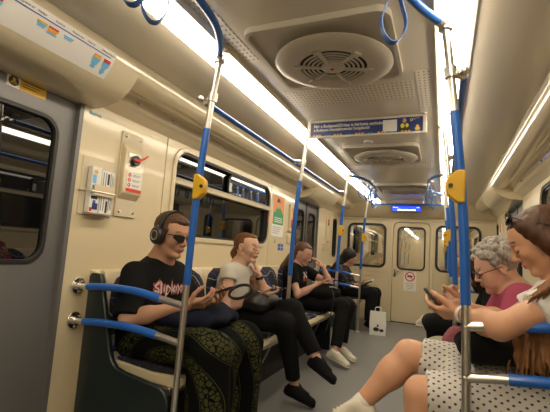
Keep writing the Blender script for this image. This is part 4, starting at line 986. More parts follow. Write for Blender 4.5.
# ------------------------------------------------------------------ people
def lerp(a,b,t): return np.array(a,float)*(1-t)+np.array(b,float)*t
class Person:
    def __init__(s,J,sc=1,fem=True,bulk=1,old=False,hs=1):
        s.J={k:np.array(v,float) for k,v in J.items()}; s.sc=sc; s.fem=fem; s.bulk=bulk; s.old=old; s.hs=hs
        s.pos,s.R=headframe(J['head'],J['face'],J.get('hup',(0,0,1))); s.S=Sdf(); s.fine=[]
        s.base=np.array((J['pelvis'][0],J['pelvis'][1],0.0))
    def hw(s,x,y,z): return s.pos+s.R@(np.array((x,y,z))*s.hs)
    def hl(s,x,y,z): return Vector(s.hw(x,y,z)-s.base)
    def body(s,legs=True,hands=()):
        J=s.J; B=s.S; b=s.bulk; sc=s.sc
        add_head(B,s.pos,s.R,s.hs,s.fem,s.old)
        nr=(.047 if s.fem else .056)*sc*(1.1 if s.old else 1)
        B.cap(s.hw(-.030,0,-.055),J['neck']+V3(0,0,.0),nr,nr*1.12,.03)
        B.cap(s.hw(.01,0,-.085),J['neck'],nr*.75,nr*.9,.03)
        wd=J['shL']-J['shR']; wd=nrm(wd)
        B.cap(J['shR']*.86+J['shL']*.14,J['shL']*.86+J['shR']*.14,.05*sc*b,.05*sc*b,.04)
        B.cap(J['neck'],lerp(J['shL'],J['shR'],.5),.06*sc,.07*sc,.04)
        up=nrm(J['chest']-J['pelvis']); fw=np.cross(wd,up)*1.0
        R=np.stack([np.cross(up,wd)*-1,wd,up],1)
        B.ell(J['chest'],(.105*sc*b,.155*sc*b,.17*sc),R,.04)
        B.ell(lerp(J['chest'],J['pelvis'],.5),(.10*sc*b,.135*sc*b,.14*sc),R,.04)
        B.ell(J['pelvis'],(.115*sc*b,.165*sc*b,.12*sc),R,.04)
        for q in 'RL':
            sh,el,wr=J['sh'+q],J['el'+q],J['wr'+q]
            B.cap(sh,el,.047*sc*b,.037*sc*b,.03); B.cap(lerp(el,wr,.0),lerp(el,wr,.35),.037*sc*b,.040*sc*b,.02); B.cap(lerp(el,wr,.3),wr,.038*sc*b,.0245*sc,.02)
            if legs:
                hp=lerp(J['pelvis'],J['pelvis'],1)+wd*(.085 if q=='L' else -.085)*sc
                kn,an=J['kn'+q],J['an'+q]
                B.cap(hp,kn,.082*sc*b,.054*sc*b,.04); B.cap(kn,lerp(kn,an,.35),.050*sc*b,.052*sc*b,.03); B.cap(lerp(kn,an,.3),an,.051*sc*b,.031*sc,.03)
                B.cap(an,J['toe'+q],.031*sc,.022*sc,.02)
        for hd in hands:
            q=hd.pop('q'); mesh=hd.pop('fine',.0032); bo=hand_prims(B,J['wr'+q],side=hd.pop('side'),sc=hd.pop('sc',sc*.98),**hd); s.fine.append((bo[0],bo[1],mesh))
    def build(s,label,skinm,lip,h=.008,hh=.003,browm=None):
        lo=s.pos-.15; hi=s.pos+.15; lo=lo.copy(); lo[2]=s.pos[2]-.135
        s.fine.append((lo,hi,hh))
        s.o=sdf_object('person',s.S,h,[skinm,lip],fine=s.fine,origin=s.base,matfn=lipfn(s.pos,s.R,s.hs))
        tag(s.o,label,'person'); face_details(s.o,s.base,s.pos,s.R,s.hs,browm or M['ink']); return s.o
    def part(s,name,S_,h,m): return sdf_object(name,S_,h,m,parent=s.o,wp=s.base)
    def shirt(s,off=.016,sleeve=.8,m=None,h=.008,name='shirt',hem=.0,amp=.004,fs=30,ns=None,neckdrop=.0,loose=0):
        J=s.J; S_=Sdf(); b=s.bulk; sc=s.sc; wd=nrm(J['shL']-J['shR']); up=nrm(J['chest']-J['pelvis']); R=np.stack([np.cross(up,wd)*-1,wd,up],1)
        S_.cap(J['shR']*.88+J['shL']*.12,J['shL']*.88+J['shR']*.12,.054*sc*b+off*.6,None,.04)
        S_.ell(J['chest'],(.105*sc*b+off+loose*.5,.155*sc*b+off+loose,.17*sc+off*.5),R,.04)
        S_.ell(lerp(J['chest'],J['pelvis'],.5),(.10*sc*b+off+loose,.135*sc*b+off+loose,.15*sc+off),R,.04)
        S_.ell(lerp(J['chest'],J['pelvis'],.92-hem),(.115*sc*b+off,.155*sc*b+off+loose,.11*sc+off),R,.04)
        S_.cap(lerp(J['shL'],J['shR'],.5),lerp(J['neck'],lerp(J['shL'],J['shR'],.5),.45),.08*sc+off*.3,.062*sc+off*.3,.04)
        for q in 'RL':
            sh,el,wr=J['sh'+q],J['el'+q],J['wr'+q]
            if sleeve<=1: S_.cap(sh,lerp(sh,el,sleeve),.049*sc*b+off,(.045*sc*b+off+loose*.25),.03,flat=True)
            else:
                S_.cap(sh,el,.049*sc*b+off,.042*sc*b+off,.03); S_.cap(el,lerp(el,wr,sleeve-1),.042*sc*b+off,.034*sc+off,.02,flat=True)
        nn=nrm(s.pos-J['neck']); 
        S_.cap(lerp(J['neck'],s.pos,-.15+neckdrop*-1),s.pos,(.062 if s.fem else .066)*sc*(1.1 if s.old else 1),.075*sc,.008,carve=True)
        S_.disp=fold(amp,fs,ns or 1,(1,1,.6)); return s.part(name,S_,h,m)
    def trousers(s,m,off=.012,loose=0,end=.9,h=.008,amp=.004,fs=26,ns=5,flare=0,drape=False):
        J=s.J; S_=Sdf(); b=s.bulk; sc=s.sc; wd=nrm(J['shL']-J['shR']); up=nrm(J['chest']-J['pelvis']); R=np.stack([np.cross(up,wd)*-1,wd,up],1)
        S_.ell(J['pelvis'],(.115*sc*b+off,.165*sc*b+off,.12*sc+off*.5),R,.04)
        for q in 'RL':
            hp=J['pelvis']+wd*(.085 if q=='L' else -.085)*sc; kn,an=J['kn'+q],J['an'+q]
            S_.cap(hp,kn,.084*sc*b+off+loose*.5,.055*sc*b+off+loose,.04); S_.cap(kn,lerp(kn,an,end),.054*sc*b+off+loose,(.038*sc+off+loose*.6+flare),.03,flat=True)
        if drape:
            mk=lerp(J['knL'],J['knR'],.5); S_.cap(J['pelvis'],mk+V3(.0,0,-.01),.12,.085,.05); S_.cap(mk+V3(-.01,0,-.02),lerp(J['anL'],J['anR'],.5)+V3(-.02,0,.08),.07,.05,.05)
        S_.disp=fold(amp,fs,ns,(1,1,.6)); return s.part('trousers',S_,h,m)
    def shoe(s,q,m,sole,h=.006,lm=None,laces=False,up=(0,0,1)):
        J=s.J; an=J['an'+q]; toe=J['toe'+q]; d=nrm(toe-an); up=np.array(up,float); f=nrm(d-up*d.dot(up)*.0); up=nrm(up-f*up.dot(f)); f0=f
        heel=an-f*.045-up*.035; t=toe
        S_=Sdf(); S_.cap(an+up*.005-f*.005,heel+f*.02,.042,.037,.02); S_.cap(heel+f*.02+up*.0,t,.036,.032,.03,sq=(up,.8)); S_.cap(an,lerp(an,t,.6),.040,.030,.03)
        S_.cut(heel-up*.022,-up)
        S_.cut(an+up*.035,up)
        o=s.part('shoe',S_,h,m)
        S2=Sdf(); S2.cap(heel+f*.018-up*.018,t-up*.016,.041,.037,.02,sq=(up,.42)); S2.cut(heel-up*.036,-up); 
        so=sdf_object('sole',S2,h*.8,sole,parent=o,wp=s.base)
        if laces:
            l=np.cross(up,f)
            for k in range(4):
                c=lerp(an+up*.03,t+up*.028,.30+.13*k); bm=bmesh.new(); tube(bm,catmull([Vector(c-l*.022+up*-.004-s.base),Vector(c+up*.006-s.base),Vector(c+l*.022-up*.004-s.base)],4),.0035,6); link('lace',bm,lm or m,o)
        return o
    def hairpiece(s,prims,carves,m,h=.004,amp=.002,fs=120,name='hair',aniso=(1,1,.15)):
        S_=Sdf(); hw=s.hw
        for p in prims:
            if p[0]=='e': S_.ell(hw(*p[1]),np.array(p[2])*s.hs,s.R,p[3] if len(p)>3 else .015)
            elif p[0]=='c': S_.cap(hw(*p[1]),hw(*p[2]),p[3]*s.hs,p[4]*s.hs,.02)
            elif p[0]=='w': S_.cap(p[1],p[2],p[3],p[4],.02)
        for p in carves: S_.ell(hw(*p[1]),np.array(p[2])*s.hs,s.R,p[3] if len(p)>3 else .01,carve=True)
        S_.disp=fold(amp,fs,3,aniso); return s.part(name,S_,h,m)
FACE=[('e',(.095,0,-.030),(.060,.074,.092)),('e',(.072,0,-.10),(.08,.074,.055))]

def phone_obj(label,c,long_,nrm_,m=None,case=None,size=(.152,.074,.009)):
    L_=Vector(long_).normalized(); n_=Vector(nrm_); n_=(n_-L_*n_.dot(L_)).normalized(); w_=n_.cross(L_)
    R=Matrix((w_,L_,n_)).transposed().to_4x4(); t=empty('phone',c); tag(t,label,'phone')
    bm=bmesh.new(); zplate(bm,rrect(-size[1]/2,size[1]/2,-size[0]/2,size[0]/2,.009),[],-size[2]/2,size[2]/2); bmesh.ops.transform(bm,matrix=R,verts=bm.verts[:]); link('body',bm,case or CL['phone'],t,bevel=.0015)
    bm=bmesh.new(); zplate(bm,rrect(-size[1]/2+.004,size[1]/2-.004,-size[0]/2+.004,size[0]/2-.004,.006),[],size[2]/2,size[2]/2+.0006); bmesh.ops.transform(bm,matrix=R,verts=bm.verts[:]); link('screen',bm,CL['screen'],t)
    return t

# ---- man with headphones
m=Person(dict(head=(-.885,1.80,1.085),face=(1,-.16,-.20),neck=(-.965,1.82,.935),chest=(-.985,1.83,.79),pelvis=(-1.0,1.83,.535),
  shR=(-.985,1.655,.865),elR=(-.93,1.57,.655),wrR=(-.675,1.70,.735),shL=(-.975,1.99,.865),elL=(-.88,2.07,.665),wrL=(-.665,1.90,.745),
  knR=(-.50,1.67,.545),anR=(-.475,1.66,.10),toeR=(-.35,1.64,.045),knL=(-.50,2.03,.53),anL=(-.50,2.03,.10),toeL=(-.37,2.04,.045)),sc=1.04,fem=False,hs=1.04)
m.body(hands=[dict(q='R',d=(.85,.35,.22),pn=(-.3,.55,.75),side=1,curl=(.55,.6,.7,.8),thumb=.5),dict(q='L',d=(.85,-.30,.2),pn=(-.3,-.55,.75),side=-1,curl=(.6,.65,.7,.8),thumb=.5)])
m.build('person in a black tee and black headphones, dark glasses, looking down at a phone',SK['man'],LIPM,.008,.003,HA['man'])
tee=m.shirt(.018,.93,CL['black'],.007,'tshirt',amp=.005,loose=.022,ns=2)
m.trousers(CL['harem'],.014,.03,.93,.008,.008,24,7,flare=.03,drape=True)
for q in 'RL': m.shoe(q,CL['blackt'],CL['blackt'],.007)
m.hairpiece([('e',(-.024,0,.042),(.097,.079,.084)),('e',(.030,0,.082),(.052,.054,.030)),('c',(.02,.064,.03),(.012,.070,-.005),.014,.010),('c',(.02,-.064,.03),(.012,-.070,-.005),.014,.010),('e',(-.06,0,-.02),(.05,.062,.05))],FACE+[('e',(-.005,.085,-.01),(.03,.02,.04)),('e',(-.005,-.085,-.01),(.03,.02,.04))],HA['man'],.0035,.0016,170,aniso=(1,1,1))
# headphones: band, cups, pads
def head_disc(P_,x,y,z,r,th,mat_,name,parent,hole=0):
    q=1 if y>0 else -1
    bm=bmesh.new(); n=28; 
    prof=[(r*.2,th/2),(r*.8,th/2),(r,th*.25),(r,-th*.3),(r*.85,-th/2),(r*.2,-th/2)] if not hole else [(hole,th/2),(r,th/2),(r,-th/2),(hole,-th/2)]
    rings=[[bm.verts.new(P_.hl(x+a*math.cos(2*PI*k/n),y+q*b,z+a*1.12*math.sin(2*PI*k/n))) for k in range(n)] for a,b in prof]
    for A_,B_ in zip(rings,rings[1:]+([rings[0]] if hole else [])):
        for k in range(n): bm.faces.new((A_[k],A_[(k+1)%n],B_[(k+1)%n],B_[k]))
    if not hole: bm.faces.new(rings[0]); bm.faces.new(rings[-1][::-1])
    return link(name,bm,mat_,parent)
hp=None
bm=bmesh.new(); pts=[m.hl(-.012,.088*math.cos(a),.025+.103*math.sin(a)) for a in [PI*k/16 for k in range(17)]]
tube(bm,pts,0,flat=(.030,.009,m.R[:,0])); hp=link('headphones',bm,M['blackp'],m.o,angle=60); hp['label']='black over-ear headphones'
for q in (-1,1):
    head_disc(m,-.012,q*.094,-.008,.041,.030,M['blackp'],'ear_cup',hp); head_disc(m,-.012,q*.078,-.008,.043,.018,M['black'],'ear_pad',hp)
    head_disc(m,-.012,q*.1105,-.008,.023,.003,M['steel'],'trim_ring',hp,hole=.0195)
    bm=bmesh.new(); tube(bm,[m.hl(-.012,q*.09,.028),m.hl(-.012,q*.094,.045)],.008,8); link('slider',bm,M['steel'],hp)
# wraparound sunglasses
bm=bmesh.new()
for q in (-1,1):
    a=[(.1055,q*.005,.014),(.1035,q*.03,.020),(.083,q*.062,.019),(.078,q*.066,.003),(.0985,q*.038,-.019),(.1055,q*.012,-.012)]
    vs=[bm.verts.new(m.hl(*p)) for p in a]; vb=[bm.verts.new(m.hl(p[0]-.003,p[1],p[2])) for p in a]
    bm.faces.new(vs); bm.faces.new(vb[::-1])
    for i in range(6): bm.faces.new((vs[i],vs[(i+1)%6],vb[(i+1)%6],vb[i]))
sgx=link('sunglasses',bm,M['blackp'],m.o); sgx['label']='black wraparound sunglasses'
for q in (-1,1):
    bm=bmesh.new(); tube(bm,[m.hl(.082,q*.062,.014),m.hl(.05,q*.074,.013),m.hl(-.01,q*.080,.010)],.003,8); link('temple',bm,M['blackp'],sgx)
# chest lettering, white with red edge, wrapped on the shirt front
def chest_text(P_,body,size,c,u,v,mm,parent,push,bold,xs=1,name='chest_print'):
    M4=frame_mat(Vector(np.array(c)-P_.base),u,v); return text_mesh(name,body,size,M4,mm,parent,extrude=.0008,align='CENTER',xs=xs,bold=bold)
PR_R=mat('print_red',(.40,.05,.04),.6); PR_W=mat('print_white',(.62,.55,.52),.6)
phone_obj('black phone held by the person with headphones',(-.545,1.80,.812),(.90,.0,.38),(-.36,0,.93))
M4=lambda x: frame_mat(Vector((x[0]-m.base[0],x[1]-m.base[1],x[2])),(0.12,1,0),(-.12,0,1))
def wrap_front(o,P_,shirt,push):
    # press the lettering onto the shirt front along +x
    from mathutils.bvhtree import BVHTree
    bv=BVHTree.FromPolygons([v.co for v in shirt.data.vertices],[p.vertices[:] for p in shirt.data.polygons])
    for v in o.data.vertices:
        h=bv.ray_cast(Vector((1.0,v.co.y,v.co.z)),Vector((-1,0,0)))
        if h[0] is not None: v.co.x=h[0].x+push+v.co.x*0
for bold,mm,push,nm_ in ((.006,PR_R,.003,'print_edge'),(.0006,PR_W,.0045,'print')):
    o=text_mesh(nm_,'Slipknot',.080,M4((-.85,1.80,.80)),mm,m.o,extrude=0,align='CENTER',bold=bold,xs=.84)
    for v in o.data.vertices:                      # jagged strokes
        v.co.z=.80+(v.co.z-.80)*(1.0+.45*math.sin(v.co.y*160))
    wrap_front(o,m,tee,push)


# navy bag on the man's lap
def bag_obj(name,label,cat,center,size,R,m_,h=.007,amp=.006,fs=30,ns=3,extra=None):
    t=empty(name,center); tag(t,label,cat); S_=Sdf(); c=np.array(center,float)
    sx_,sy_,sz_=[q/2 for q in size]
    S_.ell(c,(sx_*1.15,sy_*1.15,sz_*1.1),R,.03)
    for a in (-1,1):
        for b in (-1,1): S_.cap(c+R@V3(a*sx_*.7,b*sy_*.75,-sz_*.25),c+R@V3(a*sx_*.5,b*sy_*.6,sz_*.3),min(sz_,.045)*.8,min(sz_,.04)*.7,.05)
    if extra: extra(S_,c,R)
    S_.disp=fold(amp,fs,ns); sdf_object('body',S_,h,m_,parent=t,wp=c); return t
I3=np.eye(3)
bag_obj('bag','navy cloth bag lying across the lap of the person with headphones','bag',(-.70,1.86,.665),(.30,.42,.12),I3,CL['navybag'])

# ---- woman in white
w2=Person(dict(head=(-.885,2.73,1.045),face=(1,-.10,-.03),neck=(-.945,2.73,.915),chest=(-.975,2.73,.77),pelvis=(-1.0,2.73,.53),
  shR=(-.945,2.575,.865),elR=(-.90,2.50,.615),wrR=(-.70,2.60,.725),shL=(-.94,2.88,.865),elL=(-.77,2.92,.665),wrL=(-.825,2.845,.845),
  knR=(-.50,2.62,.545),anR=(-.43,2.72,.10),toeR=(-.30,2.70,.045),knL=(-.48,2.725,.635),anL=(-.265,2.70,.31),toeL=(-.15,2.64,.24)),sc=.94,hs=.98)
w2.body(hands=[dict(q='R',d=(.9,.35,.12),pn=(-.15,-.1,1),side=1,curl=(.25,.3,.4,.5),thumb=.5),dict(q='L',d=(-.25,-.35,.95),pn=(-.9,-.2,-.2),side=1,curl=(.25,.3,.35,.4),thumb=.2)])
w2.build('person in a white short sleeved top, one hand raised to the neck',SK['w2'],LIP,.008,.003,HA['w2'])
w2.shirt(.014,.24,CL['white'],.007,'blouse',amp=.004,loose=.012,ns=4)
w2.trousers(CL['blackt'],.010,.008,.84,.008,.004,25,9)
w2.shoe('R',CL['blackt'],CL['blackt'],.006,laces=True); w2.shoe('L',CL['blackt'],CL['blackt'],.006,laces=True,up=(.45,0,1))
w2.hairpiece([('e',(-.028,0,.038),(.092,.077,.082)),('e',(.022,0,.088),(.052,.052,.024)),('c',(-.09,0,.0),(-.115,0,-.05),.032,.03),('c',(-.115,0,-.05),(-.085,.03,-.17),.030,.026),('w',V3(-.965,2.76,.86),V3(-.86,2.78,.80),.030,.028),('w',V3(-.86,2.78,.80),V3(-.80,2.80,.64),.028,.016)],FACE+[('e',(.004,.086,-.012),(.040,.026,.046)),('e',(.004,-.086,-.012),(.040,.026,.046))],HA['w2'],.0035,.0012,170)
bm=bmesh.new(); c=lerp(w2.J['wrL'],w2.J['elL'],.12); ax=Vector(nrm(w2.J['elL']-w2.J['wrL'])); a=ax.orthogonal().normalized(); b=ax.cross(a)
tube(bm,[Vector(c-w2.base)+(a*math.cos(k*PI/8)+b*math.sin(k*PI/8))*.031 for k in range(16)],0,closed=True,flat=(.016,.004,ax)); wb=link('watch_band',bm,M['black'],w2.o)
bm=bmesh.new(); disc(bm,Vector(c-w2.base)+Vector((.027,-.012,0)),.014,.008,'x',18); link('watch_face',bm,M['blackp'],wb)
phone_obj('dark phone in the hand of the person in the white top',(-.60,2.655,.765),(.95,.25,.18),(-.2,0,1))
bg=bag_obj('handbag','black leather handbag with a round handle on the lap of the person in white','handbag',(-.72,2.68,.665),(.22,.30,.15),I3,CL['leather'],fs=18)
bm=bmesh.new(); c=Vector((-.07,-.19,.075)); u=Vector((.75,.25,.30)).normalized(); v=Vector((-.15,.1,.95)); v=(v-u*v.dot(u)).normalized()
tube(bm,[c+u*.082*math.cos(k*PI/12)+v*.042*math.sin(k*PI/12) for k in range(24)],.0105,10,closed=True); link('handle',bm,CL['leather'],bg)

# ---- woman in black tee rubbing her brow
w3=Person(dict(head=(-.895,4.10,1.025),face=(1,-.16,-.42),neck=(-.965,4.12,.90),chest=(-.985,4.12,.76),pelvis=(-1.0,4.12,.53),
  shR=(-.975,3.965,.85),elR=(-.87,3.92,.60),wrR=(-.67,4.01,.735),shL=(-.96,4.27,.86),elL=(-.63,4.26,.72),wrL=(-.70,4.20,.905),
  knR=(-.42,4.03,.535),anR=(-.43,3.82,.11),toeR=(-.30,3.78,.045),knL=(-.40,4.17,.53),anL=(-.42,4.05,.11),toeL=(-.29,4.02,.045)),sc=.95)
w3.body(hands=[dict(q='R',d=(.9,.35,.15),pn=(-.15,-.1,1),side=1,curl=(.3,.3,.4,.5),thumb=.5,fine=.005),dict(q='L',d=(-.55,-.45,.75),pn=(-.75,-.1,-.5),side=1,curl=(.3,.3,.35,.4),thumb=.2,fine=.005)])
w3.build('person in a black tee with a red and white print, hand pressed to the brow',SK['w3'],LIPM,.010,.0042,HA['w3'])
t3=w3.shirt(.014,.55,CL['black'],.009,'tshirt',amp=.004,loose=.015,ns=6)
bm=bmesh.new()
for ang_,mm in ((.6,0),(-.6,1)): bx(bm,Vector((0.2,.0,.80)),(.003,.10,.026),Matrix.Rotation(ang_,3,'X'))
o=link('print',bm,PR_W,w3.o); o.location=(0,0,0)
def press(o,shirt,push):
    from mathutils.bvhtree import BVHTree
    bv=BVHTree.FromPolygons([v.co for v in shirt.data.vertices],[p.vertices[:] for p in shirt.data.polygons]); x0=max(v.co.x for v in o.data.vertices)
    for v in o.data.vertices:
        h=bv.ray_cast(Vector((1.0,v.co.y,v.co.z)),Vector((-1,0,0)))
        if h[0] is not None: v.co.x=h[0].x+push-(x0-v.co.x)*.3
press(o,t3,.004)
bm=bmesh.new(); b2(bm,.2,.203,-.05,.05,.735,.775); o=link('print_red',bm,PR_R,w3.o); press(o,t3,.003)
w3.trousers(CL['blackt'],.010,.008,.86,.010,.004,25,11)
for q in 'RL': w3.shoe(q,CL['cream'],CL['sole'],.006,laces=True)
w3.hairpiece([('e',(-.026,0,.040),(.096,.080,.085)),('e',(.02,0,.09),(.05,.05,.02)),('c',(-.07,0,0),(-.10,0,-.10),.062,.058),('c',(-.10,.03,-.10),(-.15,.05,-.25),.05,.03),('c',(-.10,-.03,-.10),(-.15,-.05,-.25),.052,.03)],FACE+[('e',(.008,-.086,-.012),(.038,.026,.046))],HA['w3'],.004,.0014,150)
phone_obj('phone held low by the person with a hand on the brow',(-.575,4.065,.765),(.9,.3,.15),(-.2,0,1))
b3=bag_obj('backpack','black backpack on the lap of the person rubbing the brow','backpack',(-.66,4.14,.645),(.30,.36,.17),I3,CL['navybag'],.009,fs=20,ns=8)
b3.children[0].data.materials.clear(); b3.children[0].data.materials.append(CL['black'])
bm=bmesh.new(); tube(bm,catmull([(.13,-.16,.05),(.16,-.17,-.05),(.14,-.19,-.2),(.10,-.20,-.36)],5),0,flat=(.022,.004,(0,1,0))); link('strap',bm,M['black'],b3)
bm=bmesh.new(); tube(bm,catmull([(.08,-.13,.06),(.125,-.12,.065),(.155,-.05,.05)],5),.006,8); link('carabiner',bm,M['wire'],b3)

# ---- headscarfed reader at the far end
w4=Person(dict(head=(-.80,6.00,1.005),face=(1,-.15,-.40),neck=(-.88,6.00,.885),chest=(-.93,6.00,.74),pelvis=(-.97,6.00,.53),
  shR=(-.89,5.85,.82),elR=(-.80,5.82,.60),wrR=(-.62,5.92,.625),shL=(-.88,6.15,.82),elL=(-.78,6.18,.60),wrL=(-.60,6.08,.625),
  knR=(-.44,5.93,.51),anR=(-.44,5.84,.11),toeR=(-.30,5.80,.045),knL=(-.42,6.10,.51),anL=(-.42,6.02,.11),toeL=(-.28,5.98,.045)),sc=.97)
w4.body(hands=[dict(q='R',d=(.85,.3,.25),pn=(-.2,.3,.9),side=1,curl=(.4,.4,.4,.5),thumb=.4,fine=.006),dict(q='L',d=(.85,-.3,.25),pn=(-.2,-.3,.9),side=-1,curl=(.4,.4,.4,.5),thumb=.4,fine=.006)])
w4.build('person with long black covered hair in a dark floral top, reading on the far bench',SK['w4'],LIPM,.012,.005,HA['w4'])
w4.shirt(.018,1.55,CL['floral'],.010,'blouse',amp=.004,loose=.02,ns=7)
w4.trousers(CL['blackt'],.012,.025,.93,.011,.004,22,12,flare=.015)
for q in 'RL': w4.shoe(q,CL['blackt'],CL['blackt'],.008)
w4.hairpiece([('e',(-.028,0,.042),(.112,.096,.102)),('c',(-.05,0,0),(-.09,0,-.12),.09,.085),('c',(-.09,.03,-.12),(-.14,.06,-.28),.075,.06),('c',(-.09,-.03,-.12),(-.14,-.06,-.28),.075,.06)],[('e',(.100,0,-.030),(.046,.056,.076)),('e',(.085,0,-.10),(.04,.045,.045))],HA['w4'],.006,.002,90,name='headscarf_hair')
bk=empty('book',(-.52,6.0,.665)); tag(bk,'open book in the hands of the reader at the far left','book')
for q in (-1,1):
    bm=bmesh.new(); bx(bm,(0,q*.052,.006),(.15,.10,.012),Matrix.Rotation(q*.25,3,'X')@Matrix.Rotation(-.35,3,'Y')); link('pages',bm,M['paper'],bk,bevel=.002)
bm=bmesh.new(); bx(bm,(0,0,-.006),(.16,.02,.006),Matrix.Rotation(-.35,3,'Y')); link('cover',bm,M['navy'],bk)
bag_obj('handbag','black handbag on the lap of the far headscarfed reader','handbag',(-.60,6.02,.60),(.20,.24,.06),I3,CL['leather'],.01)

# ---- young woman in the dotted skirt
yw=Person(dict(head=(.826,1.73,1.142),face=(-1,.12,-.62),neck=(.925,1.745,1.00),chest=(.955,1.76,.80),pelvis=(.99,1.80,.54),
  shL=(.885,1.575,.950),elL=(.675,1.51,.842),wrL=(.565,1.69,.850),shR=(.91,1.90,.94),elR=(.75,1.98,.80),wrR=(.605,1.83,.858),
  knL=(.435,1.66,.545),anL=(.42,1.60,.11),toeL=(.29,1.58,.045),knR=(.375,1.86,.635),anR=(.175,1.785,.40),toeR=(.06,1.765,.325)),sc=1.03,bulk=1.08)
yw.body(hands=[dict(q='L',d=(-.85,.45,-.10),pn=(.1,.6,.75),side=-1,curl=(.5,.6,.7,.8),thumb=.5),dict(q='R',d=(-.9,-.25,.0),pn=(.3,-.5,.7),side=1,curl=(.4,.5,.6,.7),thumb=.5)])
yw.build('person in a white dotted skirt with long brown hair, cross legged, reading a phone',SK['yw'],LIP,.007,.0028,HA['yw'])
yw.shirt(.012,.5,CL['top_spots'],.007,'top',amp=.004,loose=.012,ns=3,neckdrop=.1)
# skirt over both thighs
J=yw.J; S_=Sdf(); wd=nrm(J['shL']-J['shR'])
S_.ell(J['pelvis']+V3(0,0,.02),(.16,.20,.15),None,.05)
for q in 'RL':
    hp_=J['pelvis']+wd*(.09 if q=='L' else -.09); kn=J['kn'+q]; S_.cap(hp_+V3(0,0,.01),lerp(hp_,kn,.93 if q=='R' else .97),.125,.086,.05,flat=True)
S_.cap(J['pelvis']+V3(-.08,-.13,-.06),lerp(J['pelvis']+V3(0,-.13,-.1),J['knL'],.80)+V3(0,-.03,-.05),.07,.06,.05,flat=True)
S_.cap(lerp(J['pelvis'],lerp(J['knL'],J['knR'],.5),.2),lerp(J['pelvis'],lerp(J['knL'],J['knR'],.5),.80),.12,.085,.06,flat=True)
S_.disp=fold(.004,32,21,(.5,1,1)); yw.part('skirt',S_,.006,CL['dots'])
yw.shoe('R',CL['cream'],CL['sole'],.005,laces=True,up=(-.5,0,1)); yw.shoe('L',CL['cream'],CL['sole'],.006,laces=True)
S_=Sdf(); S_.cap(J['anR']+nrm(J['knR']-J['anR'])*.035,J['anR'],.040,.040,.01,flat=False); yw.part('sock',S_,.005,CL['sock'])
yw.hairpiece([('e',(-.030,0,.036),(.098,.083,.086)),('e',(.015,0,.080),(.055,.055,.026)),('c',(-.06,0,.01),(-.10,0,-.08),.072,.065),('c',(.012,.058,.06),(-.028,.072,-.03),.032,.040),('c',(-.028,.072,-.03),(-.045,.072,-.12),.040,.040),('c',(-.03,-.06,.02),(-.03,-.075,-.09),.035,.036)],
   [('e',(.100,0,-.030),(.060,.070,.088)),('e',(.090,0,-.10),(.07,.074,.055))],HA['yw'],.004,.0011,150)
S_=Sdf()
rh=random.Random(12)
for k in range(10):
    dy=rh.uniform(-.05,.045); dx=rh.uniform(-.025,.075); zl=rh.uniform(.66,.74)
    pts=[yw.hw(-.08,.03,-.03),V3(.93+dx*.2,1.66+dy*.4,1.06),V3(.875+dx*.3,1.62+dy*.6,.995),V3(.80+dx*.4,1.63+dy*.6,.92),V3(.765+dx*.6,1.63+dy*.7,.83),V3(.755+dx,1.60+dy,zl+.02)]
    pts=[tuple(p) for p in catmull([tuple(p) for p in pts],3)]
    pts=[(p[0]+.003*math.sin(k+i*.8),p[1]+.003*math.cos(k*2+i*.9),p[2]) for i,p in enumerate(pts)]
    n_=len(pts); S_.chain(pts,[.036 if i<4 else .018*(1-((i-3)/(n_-4))**3)+.005 for i in range(n_)],.022)
for k in range(34):
    dy=rh.uniform(-.06,.05); dx=rh.uniform(-.04,.09); z0=.84; zl=rh.uniform(.66,.73)
    S_.chain([V3(.775+dx*.5,1.625+dy*.7,z0),V3(.765+dx*.8,1.61+dy+.006*math.sin(k),.79),V3(.757+dx,1.595+dy*1.1,.75),V3(.752+dx*1.2+.01*math.sin(k*2),1.585+dy*1.2,zl)],[.010,.007,.006,.002],.003)
for k in range(16):
    dy=rh.uniform(-.02,.03); dz=rh.uniform(-.01,.012)
    S_.chain([V3(.925,1.66+dy,1.05),V3(.875+dy,1.60+dy,1.012+dz),V3(.835,1.535+dy,1.000+dz),V3(.805-.008*(k%3),1.508+dy*1.2,.972+dz),V3(.785-.012*(k%4),1.50+dy*1.6,.935+dz)],[.014,.010,.008,.006,.002],.003)
S_.disp=fold(.001,260,5,(1,1,.08)); yw.part('hair_length',S_,.0036,HA['ywl'])
bm=bmesh.new()
for q in (-1,1):
    tube(bm,catmull([yw.hl(.052,q*.012,.118),yw.hl(.040,q*.030,.136),yw.hl(.030,q*.052,.122),yw.hl(.045,q*.045,.102),yw.hl(.056,q*.020,.106)],5,True),.0035,8,closed=True)
    tube(bm,[yw.hl(.035,q*.060,.115),yw.hl(-.01,q*.084,.065),yw.hl(-.05,q*.086,.03)],.003,8)
tube(bm,[yw.hl(.052,-.012,.118),yw.hl(.052,.012,.118)],.003,8)
o=link('sunglasses',bm,M['blackp'],yw.o); o['label']='dark sunglasses pushed up on the hair'
for q in (-1,1):
    bm=bmesh.new(); ball(bm,yw.hl(.044,q*.032,.117),.022,(1,1,.35),Matrix([list(r_) for r_ in yw.R])@Matrix.Rotation(.7,3,'Y')); link('lens',bm,CL['phone'],o)
bm=bmesh.new(); c=lerp(J['wrL'],J['elL'],.10); ax=Vector(nrm(J['elL']-J['wrL'])); a=ax.orthogonal().normalized(); b=ax.cross(a)
tube(bm,[Vector(c-yw.base)+(a*math.cos(k*PI/8)+b*math.sin(k*PI/8))*.032 for k in range(16)],0,closed=True,flat=(.017,.004,ax)); o=link('bracelet',bm,M['white'],yw.o); o['label']='white wristband'
phone_obj('black phone held by the person in the dotted skirt',(.482,1.79,.868),(-.55,.1,.62),(.62,.0,.6))
b5=bag_obj('shoulder_bag','black shoulder bag on the lap of the person in the dotted skirt','bag',(.70,1.71,.745),(.28,.20,.12),I3,CL['black'],fs=26,ns=14)

